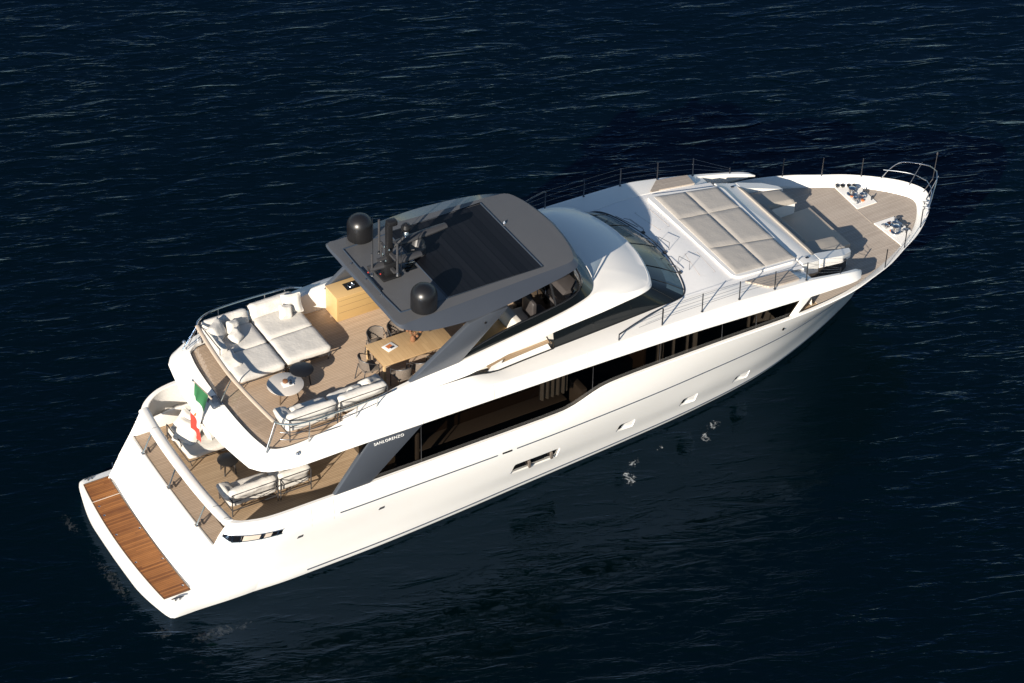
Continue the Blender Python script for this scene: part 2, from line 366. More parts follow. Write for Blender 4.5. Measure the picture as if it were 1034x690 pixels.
# hull: level curves from the stern to the stem, starboard half (y given positive)
HN = 200
lv = [
 [(1.2, 2.0, -.7), (4, 2.6, -.7), (10, 2.4, -.7), (16, 1.85, -.7), (21, .75, -.7), (23.6, 0, -.7)],
 [(1.0, 2.50, 0), (1.9, 2.8, 0), (3.6, 2.97, 0), (5.2, 2.97, 0), (6.9, 2.93, 0), (9.2, 2.80, 0), (11.3, 2.65, 0), (13.2, 2.52, 0), (14.6, 2.42, 0), (17.3, 2.18, 0), (19.7, 1.80, 0), (21.2, 1.36, 0), (22.8, .75, 0), (24.0, .2, 0), (24.4, 0, 0)],
 [(1.5, 2.72, .5), (2.4, 2.92, .5), (4, 3.03, .5), (7, 3.01, .5), (9.2, 2.93, .5), (12, 2.76, .5), (14.6, 2.60, .5), (17.6, 2.34, .5), (20, 1.94, .5), (22.6, 1.06, .5), (24.2, .32, .5), (24.75, 0, .5)],
 [(1.72, 2.66, 1.1), (2.3, 2.90, 1.1), (3.5, 3.08, 1.1), (7, 3.12, 1.1), (11, 3.04, 1.1), (14, 2.88, 1.1), (17.6, 2.60, 1.1), (20, 2.22, 1.1), (22.6, 1.34, 1.1), (24.4, .50, 1.1), (25.2, 0, 1.1)],
 [(2.2, 2.60, 2.0), (2.5, 2.86, 2.0), (3.0, 3.08, 2.0), (3.7, 3.23, 2.0), (5.3, 3.28, 2.0), (8, 3.27, 2.0), (10.7, 3.25, 2.0), (13.3, 3.17, 2.0), (16.7, 2.96, 2.0), (20.3, 2.54, 2.0), (23.2, 1.66, 2.0), (24.6, .98, 2.0), (25.5, .36, 2.0), (25.85, 0, 2.0)],
]
cap_o = [(2.45, 2.66, 2.4), (2.62, 2.84, 2.45), (2.95, 3.04, 2.5), (3.35, 3.16, 2.52), (5, 3.21, 2.55), (9, 3.22, 2.57), (12.2, 3.22, 2.6), (12.45, 3.22, 2.625), (12.75, 3.22, 2.70), (13.4, 3.22, 2.94), (13.7, 3.22, 3.01), (14.2, 3.22, 3.05), (17, 3.22, 3.1), (20, 3.2, 3.1), (21.2, 3.15, 3.13), (22, 3.06, 3.17), (22.8, 2.84, 3.2), (23.6, 2.56, 3.2), (24.4, 2.15, 3.2), (25.1, 1.79, 3.2), (25.46, 1.55, 3.2), (25.8, 1.29, 3.2), (26.12, 1.01, 3.2), (26.38, .74, 3.2), (26.58, .45, 3.2), (26.70, .2, 3.2), (26.75, 0, 3.2)]
cap_i = [(2.6, 2.55, 2.4), (2.8, 2.78, 2.45), (3.05, 2.93, 2.5), (3.4, 3.03, 2.52), (5, 3.09, 2.55), (9, 3.1, 2.57), (12.2, 3.1, 2.6), (12.45, 3.1, 2.625), (12.75, 3.1, 2.70), (13.4, 3.1, 2.94), (13.7, 3.1, 3.01), (14.2, 3.1, 3.05), (17, 3.1, 3.1), (20, 3.08, 3.1), (21.2, 3.0, 3.12), (22, 2.86, 3.12), (22.8, 2.56, 3.06), (23.6, 2.21, 3.0), (24.4, 1.82, 2.97), (25.1, 1.42, 2.97), (25.5, 1.14, 2.97), (25.9, .76, 2.97), (26.15, .45, 2.97), (26.32, .18, 2.97), (26.36, 0, 2.97)]
def resx(P, n=200):
    f = catmull(sbd(P), 900); x0, x1 = f[0].x, f[-1].x; out = []; j = 0
    for i in range(n):
        x = x0+(x1-x0)*(.5-.5*math.cos(math.pi*i/(n-1)))
        while j < len(f)-2 and f[j+1].x < x: j += 1
        d = f[j+1].x-f[j].x; out.append(f[j].lerp(f[j+1], 0 if d < 1e-9 else max(0, min(1, (x-f[j].x)/d))))
    out[-1] = Vector(f[-1]); return out
def hull_half(x, z):
    zs = [l[0][2] for l in lv]+[3.1]; ys = []
    for l in lv+[cap_o]:
        tt = [p for p in l]; ys.append(0 if x >= tt[-1][0] else fx(tt, x)[0])
    for i in range(len(zs)-1):
        if zs[i] <= z <= zs[i+1]: return ys[i]+(ys[i+1]-ys[i])*(z-zs[i])/(zs[i+1]-zs[i])
    return 9
def full_bow(row): return row+[mir(p) for p in reversed(row[:-1])]
base_rows = [resx(r) for r in lv]
co = resx(cap_o); ci = resx(cap_i)
seq = base_rows+[co]; rows = []
for k in range(len(seq)-1):          # smooth extra levels between the drawn ones
    q0, q1, q2, q3 = seq[max(k-1, 0)], seq[k], seq[k+1], seq[min(k+2, len(seq)-1)]
    for m_ in range(4):
        t = m_/4; r_ = []
        for a, b, c_, d in zip(q0, q1, q2, q3):
            v = b.lerp(c_, t)
            sl0 = (c_.y-a.y)/max(c_.z-a.z, .01); sl1 = (d.y-b.y)/max(d.z-b.z, .01); h = c_.z-b.z
            if k > 0: v.y = (2*t**3-3*t*t+1)*b.y+(t**3-2*t*t+t)*sl0*h+(-2*t**3+3*t*t)*c_.y+(t**3-t*t)*sl1*h
            v.y = min(v.y, 0); r_.append(v)
        rows.append(full_bow(r_))
mid = co; co_r = co
top1 = [a.lerp(b, .12)+Vector((0, 0, .02)) for a, b in zip(co, ci)]
top2 = [a.lerp(b, .88)+Vector((0, 0, .018)) for a, b in zip(co, ci)]
def floor_z(x): return 1.5 if x < 18.5 else 1.5+(2.9-1.5)*min(1, (x-18.5)/1.2)
wall = [Vector((p.x-(.04 if p.x > 24 else 0), -min(abs(p.y)*.995, max(0, hull_half(p.x, floor_z(p.x))-.1)), min(floor_z(p.x), p.z-.03))) for p in ci]
rows += [full_bow(r) for r in (co_r, top1, top2, ci, wall)]
bm = new(); vs = grid(bm, rows)
n2 = len(rows[0])
for r in (vs[0], vs[-1]):                      # close the bottom and the floor so that the hull is a solid
    for i in range(HN-1):
        q = [r[i], r[i+1], r[n2-2-i], r[n2-1-i]]
        q = list(dict.fromkeys(q))
        if len(q) > 2:
            try: bm.faces.new(q)
            except ValueError: pass
try: bm.faces.new([r[0] for r in vs]+[r[-1] for r in reversed(vs)])
except ValueError: pass
bmesh.ops.remove_doubles(bm, verts=bm.verts, dist=.0005)
bmesh.ops.recalc_face_normals(bm, faces=bm.faces)
hull_bvh = BVHTree.FromBMesh(bm)
hull = link('hull', bm, 'white', Y, ang=28)
def hy(x, z, side=-1):
    h = hull_bvh.ray_cast(Vector((x, side*8, z)), Vector((0, -side, 0)))
    return h[0].y if h[0] else side*3.2
# recesses cut into the hull side: two big engine-room openings and three cabin portholes
def rounded(pts, r, n=5):
    out = []; m = len(pts)
    for i in range(m):
        p = Vector(pts[i]); a = (Vector(pts[i-1])-p).normalized(); b = (Vector(pts[(i+1) % m])-p).normalized()
        for k in range(n+1):
            t = k/n; out.append((p+a*r*(1-t)**2+b*r*t**2))
    return out
openings = [([(10.78, .88), (12.32, .80), (12.36, 1.24), (10.86, 1.28)], 'vent'),
            ([(14.33, .78), (14.94, .70), (14.92, 1.10), (14.38, 1.12)], 'port'), ([(16.56, .68), (17.18, .58), (17.14, 1.02), (16.60, 1.03)], 'port'), ([(18.56, .57), (19.21, .42), (19.17, .84), (18.62, .88)], 'port')]
cutters = []
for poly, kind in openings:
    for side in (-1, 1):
        pts = rounded(poly, .07); dep = .06 if kind == 'vent' else .12; xa_, xb_ = poly[0][0], poly[1][0]
        P = [Vector((p.x, hy(p.x, p.y, side), p.y)) for p in pts]
        cx = sum((p for p in P), Vector())/len(P); q = [Vector((p[0], hy(p[0], p[1], side), p[1])) for p in poly]
        nr = (q[1]-q[0]).cross(q[3]-q[0]).normalized(); nr = nr if nr.y*side > 0 else -nr
        def solid(d0, d1):
            bm = new(); rings = [[bm.verts.new(p+nr*(d if (d > 0 or kind == 'vent') else d*(1-.85*(p.x-xa_)/(xb_-xa_)))) for p in P] for d in (d0, d1)]; n = len(P)
            for i in range(n): bm.faces.new((rings[0][i], rings[0][(i+1) % n], rings[1][(i+1) % n], rings[1][i]))
            for r_ in rings:
                cv = bm.verts.new(sum((v.co for v in r_), Vector())/n)
                for i in range(n): bm.faces.new((r_[i], r_[(i+1) % n], cv))
            return bm
        cutters.append(link('cutter', solid(.3, -dep), 'white', smooth=False))
        if kind == 'vent':
            bm = solid(-dep+.012, -dep-.02); o = link('hull_window', bm, 'blackgloss', hull, smooth=False)
        else:
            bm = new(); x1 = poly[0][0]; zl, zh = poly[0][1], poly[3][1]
            q3 = [Vector((x, hy(x, z, side), z))-nr*.03 for x, z in ((x1+.02, zl+.03), (x1+.17, zl+.03), (x1+.20, zh-.10), (x1+.50, zh-.085), (x1+.56, zh-.02), (x1+.06, zh-.02))]  # black L-shaped pane: recess shade painted over the glass, aft and top
            f_ = [bm.verts.new(p) for p in q3]; bm.faces.new(f_[:3]+[f_[5]]); bm.faces.new([f_[2], f_[3], f_[4], f_[5]]); o = link('porthole_shade_pane', bm, 'blackgloss', hull, smooth=False)
        if kind == 'vent':
            for xm in (11.28, 12.0):
                b2 = new(); i0 = nr*(-dep+.05)
                pp = [Vector((xm+dx, hy(xm+dx, zz_, side), zz_))+i0 for dx, zz_ in ((.1, .87), (0, 1.22), (.08, 1.22), (.18, .87))]
                prism(b2, pp, nr*.05, .005); link('window_divider', b2, 'rope', hull)
for c in cutters:
    md = hull.modifiers.new('b', 'BOOLEAN'); md.operation = 'DIFFERENCE'; md.solver = 'EXACT'; md.object = c
dg = bpy.context.evaluated_depsgraph_get(); me2 = bpy.data.meshes.new_from_object(hull.evaluated_get(dg))
if len(me2.polygons) > 500:
    hull.modifiers.clear(); hull.data = me2; me2.name = 'hull'; me2.polygons.foreach_set('use_smooth', [True]*len(me2.polygons)); me2.set_sharp_from_angle(angle=R(26))
else:
    hull.modifiers.clear(); print('BOOLEAN FAILED')
for c in cutters: bpy.data.objects.remove(c)

# dark line along the topsides, and boot stripe
def hull_line(name, rowi, x0, x1, r, mat, dz=0., out=.0):
    for side in (-1, 1):
        pts = [p for p in catmull(sbd(lv[rowi]), 160) if x0 <= p.x <= x1]
        pts = [Vector((p.x, side*abs(p.y), p.z+dz)) for p in pts]
        pts = [Vector((p.x, (hy(p.x, p.z, side) if dz else p.y)+side*out, p.z)) for p in pts]
        bm = new(); tube(bm, pts, r, 6); link(name, bm, mat, hull)
hull_line('side_groove', 4, 5.3, 10.3, .02, 'groove'); hull_line('side_groove', 4, 10.72, 25.4, .02, 'groove')
hull_line('boot_stripe', 1, 4.4, 23.6, .022, 'groove', .16, 0)
# small scuppers and door seams on the quarter
for (x, z) in ((4.27, 1.6), (6.68, 1.58)):
    yy = hy(x, z); bm = new(); prism(bm, [(x-.09, yy-.012, z-.03), (x+.07, yy-.012, z-.02), (x+.1, yy-.012, z+.05), (x-.05, yy-.012, z+.04)], (0, .02, 0)); link('scupper', bm, 'charcoal', hull)
for x in (4.6, 5.25):
    bm = new(); tube(bm, [(x, hy(x, z)-.001, z) for z in (1.85, 2.1, 2.3, 2.5)], .005, 5); link('door_seam', bm, 'tan', hull)
bm = new(); zz = 2.0; box(bm, 10.36, 10.66, hy(10.5, zz)-.012, hy(10.5, zz)+.02, zz-.03, zz+.03, .008); link('boarding_light', bm, 'steel_dark', hull)
# curved mirror-like fairlead openings in the two quarters
for side in (-1, 1):
    bm = new(); up, lo = [], []
    for i in range(25):
        t = i/24; x = 2.34+t*1.45; zt = 2.13-.02*t; zb = 1.90+.06*t
        if t < .12: zb += (.12-t)*1.2; 
        up.append((x, hy(x, zt, side)+side*.006, zt)); lo.append((x-.06, hy(x-.06, zb, side)+side*.006, zb))
    grid(bm, [up, lo]); fo = link('fairlead_opening', bm, 'blackgloss', hull)
    for i in (3, 6, 15, 22):
        b2 = new(); tube(b2, [Vector(up[i])+Vector((0, side*.012, 0)), Vector(lo[i])+Vector((0, side*.012, 0))], .022, 8); link('fairlead_post', b2, 'steel', fo)
    b2 = new(); tube(b2, [Vector(p)+Vector((0, side*.01, 0)) for p in lo], .014, 6); tube(b2, [Vector(p)+Vector((0, side*.01, 0)) for p in up], .014, 6); link('fairlead_rim', b2, 'steel', fo)
    b2 = new()
    for (a, b_) in ((7, 14), (16, 19)):
        grid(b2, [[Vector(up[k])+Vector((0, side*.008, -.03)) for k in range(a, b_+1)], [Vector(lo[k])+Vector((0, side*.008, .02)) for k in range(a, b_+1)]])
    link('fairlead_lining', b2, 'tan', fo)

# swim platform
plat = [(.235, 0), (.245, .8), (.27, 1.48), (.40, 2.25), (.585, 2.88), (.66, 2.92), (1.5, 2.95), (2.4, 3.0), (3.2, 2.99), (4.2, 2.8)]
half = catmull([(x, -y, 0) for x, y in plat], 46)
ring = [mir(p) for p in reversed(half[1:])]+half
bm = new()
def prow(z, ins):
    return [Vector((p.x+ins*(1 if p.x < .6 else .2), p.y*(1-ins*.33), z)) for p in ring]
vs = grid(bm, [prow(-.12, .12), prow(.12, .03), prow(.36, 0.), prow(.43, .02), prow(.45, .06)])
t_ = vs[-1]; n = len(t_)
for i in range(n//2): 
    q = list(dict.fromkeys([t_[i], t_[i+1], t_[n-2-i], t_[n-1-i]]))
    if len(q) > 2:
        try: bm.faces.new(q)
        except ValueError: pass
SP = link('swim_platform', bm, 'white', Y, ang=40)
bm = new(); N1 = 24; a, b_ = [], []
for i in range(N1+1):
    y = 2.66-5.2*i/N1; e = (abs(y)/2.6)**2
    a.append((.46+.16*e, y, .472)); b_.append((1.30+.07*e, y, .472))
grid(bm, [a, b_]); link('platform_teak', bm, 'teak_wet', SP)
bm = new(); tube(bm, a+b_[::-1], .012, 6, closed=True); link('teak_border', bm, 'brown', SP)
bm = new(); tube(bm, [(.52, 1.86, .478), (1.36, 1.86, .478)], .012, 6); link('panel_seam', bm, 'tan', SP)
for (x, y) in ((.63, 1.62), (.6, 1.22), (.56, .35), (.56, -.9), (1.22, .3), (1.24, -1.1), (1.26, -2.3)):
    bm = new(); lathe(bm, (x, y, .474), [(.03, 0), (.032, .006), (.02, .012)], 12); link('deck_fitting', bm, 'steel', SP)
def cleat(bm, x, y, z, rz, L_=.28):
    m = Matrix.Translation((x, y, z)) @ Matrix.Rotation(rz, 4, 'Z'); b2 = new()
    for s_ in (-1, 1): tube(b2, [(s_*.06, 0, 0), (s_*.06, 0, .07)], .02, 8)
    tube(b2, [(-L_/2, 0, .075), (-L_/4, 0, .085), (L_/4, 0, .085), (L_/2, 0, .075)], [.012, .022, .022, .012], 8)
    b2.transform(m); me = bpy.data.meshes.new('t'); b2.to_mesh(me); b2.free(); bm.from_mesh(me); bpy.data.meshes.remove(me)
for (x, y, rz) in ((.88, 2.79, .1), (.92, -2.72, -.1)):
    bm = new(); cleat(bm, x, y, .45, rz, .34); link('platform_cleat', bm, 'steel_dark', SP)
for y in (2.9, -2.45):
    bm = new(); cleat(bm, 1.6, y, .5, 1.2, .26); link('platform_cleat', bm, 'steel_dark', SP)

# transom: raked white panel with a folded top edge
bm = new(); R1 = []
prof = [(1.33, .45, .0), (1.36, .52, 0), (1.52, .85, 0), (1.72, 1.25, 0), (1.93, 1.64, 0), (1.985, 1.69, 0), (2.03, 1.70, 0), (2.075, 1.69, 0), (2.085, 1.5, 0)]
for (x, z, _) in prof:
    r = []
    for i in range(31):
        y = -1+2*i/30; t = (z-.45)/1.25; hw = 2.75+(2.56-2.75)*min(1, t)
        e = abs(y)**2.2; r.append((x+.15*e*(1-t)+.06*e*t - .0, y*hw, z))
    R1.append(r)
grid(bm, R1); tr_bvh = BVHTree.FromBMesh(bm); TR = link('transom', bm, 'white', Y, ang=35)
def trp(y, t):   # a point on the transom, t = 0 bottom .. 1 top
    z = .52+1.12*t; h = tr_bvh.ray_cast(Vector((-2, y, z)), Vector((1, 0, 0)))
    g = hull_bvh.ray_cast(Vector((-2, y, z)), Vector((1, 0, 0))); c_ = [q[0] for q in (h, g) if q[0]]
    return (min(c_, key=lambda p: p.x) if c_ else Vector((1.36+.57*t, y, z)))+Vector((-.002, 0, .001))
for a, b_ in (((-1.95, .93), (-1.95, .60)), ((-1.95, .60), (-2.52, .60)), ((-1.75, .08), (-2.3, .08)), ((-2.0, .97), (-2.5, .97))):
    bm = new(); tube(bm, [trp(*a), trp((a[0]+b_[0])/2, (a[1]+b_[1])/2), trp(*b_)], .006, 5); link('hatch_seam', bm, 'rope', TR)
# small raised emblem: an abstract peaked mark above two short strokes
bm = new()
for pl in ([(.33, .52), (.20, .66), (.10, .52)], [(.24, .46), (.24, .36)], [(.10, .46), (.02, .36), (.10, .30)], [(.34, .40), (.26, .30)]):
    tube(bm, [trp(*q) for q in pl], .007, 5)
link('emblem', bm, 'rope', TR)

# main deck floor
def flat(name, poly, z, mat, parent, th=.03):
    bm = new(); prism(bm, [(p[0], p[1], z-th) for p in poly], (0, 0, th)); return link(name, bm, mat, parent, smooth=False)
ck = [(2.09, -2.5), (2.09, 2.5), (2.6, 2.5), (2.9, 2.8), (3.4, 3.0), (7.2, 3.08), (7.2, -3.08), (3.4, -3.0), (2.9, -2.8), (2.6, -2.5)]
MD = flat('main_deck_teak', ck, 1.56, 'teak_main', Y)
flat('salon_floor', [(7.2, -3.0), (7.2, 3.0), (14, 2.85), (17, 2.5), (19.4, 2.1), (19.4, -2.1), (17, -2.5), (14, -2.85)], 1.56, 'brown', Y)
bm = new(); prism(bm, [(2.09, -2.5, 1.60), (2.09, 2.5, 1.60), (2.62, 2.5, 1.60), (2.62, -2.5, 1.60)], (0, 0, .075)); link('aft_step_teak', bm, 'teak', Y, smooth=False)
# mooring station on each quarter: low white wall, cleats
for s_ in (1,):
    bm = new(); prism(bm, [(2.72, s_*2.66, 1.56), (4.3, s_*2.64, 1.56), (4.3, s_*2.64, 2.05), (3.3, s_*2.66, 2.02), (2.72, s_*2.66, 1.95)], (0, s_*.07, 0), .02); link('mooring_wall', bm, 'white', Y)
    for (x, y) in ((3.26, 3.0), (3.62, 2.96)):
        bm = new(); lathe(bm, (x, y, 1.56), [(.10, 0), (.10, .02), (.05, .05), (.045, .2), (.10, .24), (.10, .27), (.02, .29)], 20); link('mooring_bollard', bm, 'steel', Y)
    bm = new(); tube(bm, [(3.16, 2.98, 1.66), (3.72, 2.94, 1.64)], .05, 12); link('mooring_winch', bm, 'steel', Y)
    bm = new(); prism(bm, [(3.12, 3.06, 1.75), (3.85, 3.1, 1.75), (3.85, 3.1, 2.1), (3.2, 3.05, 2.1)], (0, -.02, 0)); link('mooring_mirror', bm, 'steel_dark', Y)
for x in (4.05, 4.45, 3.7):
    bm = new(); cleat(bm, x, -2.9, 1.56, .1, .26); link('mooring_cleat', bm, 'steel', Y)

# wide white handrail that closes the cockpit aft, standing on glass and steel struts
def bar_c(y):
    return 2.39+.13*(abs(y)/2.55)**2.4
bm = new(); prof = [(-.15, -.05), (-.165, .0), (-.14, .05), (-.06, .075), (.05, .07), (.125, .045), (.145, 0), (.12, -.05)]
rings = []
for i in range(41):
    y = -2.62+5.24*i/40; cx = bar_c(y)
    rings.append([Vector((cx+a, y, 2.38+b)) for a, b in prof])
vv_ = grid(bm, rings, close=True); bm.faces.new(vv_[0][::-1]); bm.faces.new(vv_[-1])
AB = link('aft_bulwark_rail', bm, 'white', Y, ang=50)
for y in (1.72, -1.95, -2.50):
    bm = new(); tube(bm, [Vector((bar_c(y)+a*1.015, y, 2.38+b*1.03)) for a, b in prof], .005, 5, closed=True); link('rail_joint', bm, 'steel_dark', AB)
for (ya, yb) in ((2.45, 1.74), (1.70, .1), (.06, -1.6), (-1.64, -2.5)):
    bm = new(); grid(bm, [[(2.06, ya, 1.70), (2.06, yb, 1.70)], [(bar_c(ya)-.08, ya, 2.34), (bar_c(yb)-.08, yb, 2.34)]]); link('glass_panel', bm, 'clear', AB, smooth=False)
for y in (1.72, .1, -1.62):
    bm = new(); tube(bm, [(2.04, y, 1.70), (bar_c(y)-.06, y+.04, 2.34)], .022, 8); box(bm, 2.0, 2.1, y-.06, y+.06, 1.70, 1.72); link('glass_strut', bm, 'steel', AB)
    bm = new(); box(bm, 2.2, 2.34, y-.12, y+.12, 1.58, 1.62, .01); tube(bm, [(2.27, y, 1.6), (2.2, y, 1.85)], .03, 8); link('gate_latch', bm, 'steel_dark', AB)

# salon bulkhead and interior seen through the side glass
bm = new(); box(bm, 7.2, 7.25, -3.02, 3.02, 1.56, 3.85); link('aft_doors', bm, 'blackgloss', Y)
SI = bpy.data.objects.new('salon_interior', None); COL.objects.link(SI); SI.parent = Y
def ibox(name, mat, *a, bev=.02):
    bm = new(); box(bm, *a, bev); return link(name, bm, mat, SI)
ibox('bench', 'tan', 8.3, 12.9, -2.4, -1.9, 1.56, 2.3); ibox('bench_back', 'brown', 8.3, 12.7, -1.9, -1.8, 1.56, 2.62)
ibox('side_console', 'tan', 12.95, 13.15, -3.0, -2.4, 1.56, 3.0)
ibox('sofa', 'tan', 8.6, 11.4, .8, 1.9, 1.56, 2.2); ibox('ceiling', 'tan', 7.3, 20, -3.0, 3.0, 3.80, 3.84, bev=0)
ibox('aft_frame', 'tan', 7.85, 7.95, -3.0, -2.9, 1.7, 3.5); ibox('forward_wall', 'brown', 15.2, 15.3, -2.6, 2.6, 1.9, 3.8)
ibox('panelling', 'brown', 15.3, 19.4, -1.8, -1.7, 2.0, 3.8)
ibox('dark_sill', 'black', 7.3, 12.9, -2.95, -2.41, 1.6, 2.29, bev=0)
ibox('dark_sill', 'black', 13.2, 19.2, -2.1, -1.85, 1.9, 2.6, bev=0)
random.seed(4)
def curtain(x0, x1, y, z0, z1):
    bm = new(); n = int((x1-x0)/.03); a, b = [], []
    for i in range(n+1):
        x = x0+(x1-x0)*i/n; yy = y+.05*math.sin(i*1.15)+.01*random.random(); a.append((x, yy, z1)); b.append((x, yy, z0))
    grid(bm, [a, b]); link('curtain', bm, 'fabric', SI)
for x0, x1, z0 in ((11.7, 12.6, 3.0), (15.45, 15.7, 2.6), (15.95, 16.05, 2.8), (16.4, 16.5, 2.8), (16.62, 16.8, 2.8), (18.45, 18.55, 3.0)): curtain(x0, x1, -2.85, z0, 3.75)
# side glass of the main deck
slab_lo = [(3.24, 2.44, 3.80), (3.5, 2.78, 3.82), (4.0, 2.99, 3.84), (4.5, 3.07, 3.86), (5.6, 3.13, 3.92), (6.6, 3.17, 3.955), (8.6, 3.2, 3.96), (12, 3.21, 3.94), (15, 3.21, 3.89), (16.35, 3.2, 3.84), (18.2, 3.18, 3.73), (19.7, 3.15, 3.63), (20.4, 3.13, 3.58), (21.3, 3.09, 3.52), (21.9, 3.04, 3.47), (22.25, 2.95, 3.45), (22.45, 2.72, 3.46)]
capf = [p for p in cap_i]
for side in (-1, 1):
    bm = new(); a, b = [], []
    for i in range(81):
        x = 6.1+14.0*i/80; xb = min(x, 19.75) if i == 80 else x
        y0, z0 = fx(capf, x); y1, z1 = fx(slab_lo, x)
        if x > 19.7: x2 = 19.7
        a.append((min(x, 19.6+.0), side*(fx(capf, min(x, 19.6))[0]-.0), fx(capf, min(x, 19.6))[1]-.05)); b.append((x, side*(y1-.09), z1+.02))
    grid(bm, [a, b]); GS = link('main_deck_glass', bm, 'glass', Y)
    for x in (7.95, 13.25, 15.4, 17.45, 18.6):
        b2 = new(); tube(b2, [(x, side*(fx(capf, x)[0]-.012), fx(capf, x)[1]), (x-.02, side*(fx(slab_lo, x)[0]-.105), fx(slab_lo, x)[1])], .018, 6); link('glass_joint', b2, 'charcoal', GS)
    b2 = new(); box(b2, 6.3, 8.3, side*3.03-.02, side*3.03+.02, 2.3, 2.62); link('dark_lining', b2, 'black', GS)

# ---------------- upper deck: the sculpted white slab that runs round the flybridge and out to the bow wings
def sym_aft(front, side):   # front = centre to corner, side = table by x
    return front, side
SL = [ # R0 underside, R1 lower edge, R2 crease, R2b inner top
 dict(c=[(3.3, 0, 3.74), (3.35, 1.3, 3.74), (3.5, 2.15, 3.76)], t=[(3.8, 2.5, 3.78), (4.4, 2.75, 3.8), (6, 2.9, 3.88), (8.6, 2.98, 3.92), (15, 2.98, 3.85), (20, 2.9, 3.54), (21.8, 2.8, 3.42), (22.36, 2.74, 3.43)]),
 dict(c=[(2.985, 0, 3.80), (3.02, 1.0, 3.8), (3.12, 1.75, 3.8)], t=slab_lo),
 dict(c=[(3.10, 0, 3.93), (3.13, 1.0, 3.93), (3.22, 1.75, 3.94)], t=[(3.36, 2.36, 3.95), (3.62, 2.68, 3.98), (4.1, 2.9, 4.04), (5.2, 3.02, 4.16), (6.2, 3.07, 4.27), (7.2, 3.1, 4.35), (8.4, 3.13, 4.41), (12.4, 3.15, 4.37), (14.8, 3.17, 4.41), (17.9, 3.16, 4.36), (19.15, 3.09, 4.22), (20.3, 2.98, 4.04), (21.3, 2.90, 3.83), (22.0, 2.84, 3.67), (22.3, 2.77, 3.58), (22.44, 2.7, 3.5)]),
 dict(c=[(3.64, 0, 4.13), (3.66, 1.0, 4.13), (3.72, 1.75, 4.13)], t=[(3.82, 2.30, 4.13), (4.05, 2.47, 4.14), (4.6, 2.55, 4.17), (5.3, 2.55, 4.26), (6.0, 2.52, 4.40), (7, 2.60, 4.56), (8.4, 2.72, 4.62), (9.5, 2.75, 4.60), (10.2, 2.72, 4.47), (10.6, 2.67, 4.405), (10.9, 2.63, 4.40), (12.3, 2.56, 4.40), (14.2, 2.46, 4.405), (15.7, 2.36, 4.405), (16.6, 2.36, 4.405), (17.5, 2.42, 4.40), (18.5, 2.45, 4.31), (19.9, 2.42, 4.14), (20.12, 2.44, 4.11), (20.4, 2.84, 4.02), (20.9, 2.83, 3.92), (21.6, 2.78, 3.76), (22.1, 2.70, 3.64), (22.34, 2.66, 3.57), (22.44, 2.68, 3.5)]),
]
XS = [3.6+.2*i for i in range(94)]
def slab_row(d):
    t = d['t']; x0 = t[0][0]
    fr = catmull([Vector(p) for p in d['c']]+[Vector(t[0])], 14)
    c2 = catmull([Vector(p) for p in t if p[0] <= 6.3], 26)
    lst = c2[-1].x
    e = [Vector((x,)+tuple(fx(t, x))) for x in [lst+(t[-1][0]-lst)*i/90 for i in range(1, 91)]]
    r = fr[:-1]+c2+e
    s_ = [mir(p) for p in r]
    return [Vector(p) for p in reversed(r[1:])]+s_      # port tip ... centre ... starboard tip
rows = [slab_row(d) for d in SL]
r1, r2, r3 = rows[1], rows[2], rows[3]
def bul(a, b, t, up): return [p.lerp(q, t)+Vector((0, 0, up)) for p, q in zip(a, b)]
def toward(a, b, t): return [p.lerp(q, t) for p, q in zip(a, b)]
drop = [Vector((p.x, p.y, p.z)) for p in r3]
inner = []
for p in r3:
    q = p.copy()
    if p.x < 10.2: q.z = 4.0; q.y *= .985; q.x += .03 if p.x < 4.1 else 0
    elif p.x > 20.3: q.z = min(p.z-.05, 3.5); 
    else: q.z = p.z-.10
    inner.append(q)
bm = new(); grid(bm, [rows[0], toward(rows[0], r1, .9), r1, bul(r1, r2, .12, 0.0), bul(r1, r2, .9, .004), r2, bul(r2, r3, .1, .006), bul(r2, r3, .94, .004), r3, inner])
UD = link('upper_deck_shell', bm, 'white', Y, ang=24)
# shaded soffit
bm = new(); m_ = len(rows[0])//2; top = [p for p in rows[0]]
for i in range(m_):
    a, b = top[m_-i], top[m_+i]; 
ne_ = sum(1 for p in top[m_:] if p.x < 20.3); L_ = [top[m_-i] for i in range(0, ne_)]; Rr = [top[m_+i] for i in range(0, ne_)]
grid(bm, [[p+Vector((0, 0, .004)) for p in L_], [p+Vector((0, 0, .004)) for p in Rr]]); link('soffit', bm, 'white', UD)
# flybridge teak
tp = [(p[0]-.02, -p[1]-.005) for p in [(3.64, 0), (3.66, 1.0), (3.72, 1.75), (3.82, 2.30), (4.05, 2.47), (4.6, 2.55), (6.0, 2.52), (7.2, 2.5), (9.5, 2.45), (12.0, 2.3), (13.7, 2.1)]]
pl = [(x+.02, y) for x, y in tp]; FT = flat('flybridge_teak', pl+[(x, -y) for x, y in reversed(pl[1:])], 4.06, 'teak', UD)
bm = new(); pe = [Vector((x+.035, y*.985, 4.075)) for x, y in pl[:8]]; pe = [mir(p) for p in reversed(pe[1:])]+pe
tube(bm, pe, .014, 6); link('deck_gutter', bm, 'steel_dark', UD)

for x in (7.95, 10.1, 13.0):
    for side in (-1, 1):
        p1 = Vector((x,)+fx(slab_lo, x)); p2 = Vector((x,)+fx(SL[2]['t'], x)); q_ = [p1.lerp(p2, k/4) for k in range(5)]
        bm = new(); tube(bm, [Vector((p.x, side*(p.y-.0005), p.z)) for p in q_], .006, 5); link('panel_seam', bm, 'tan', UD)
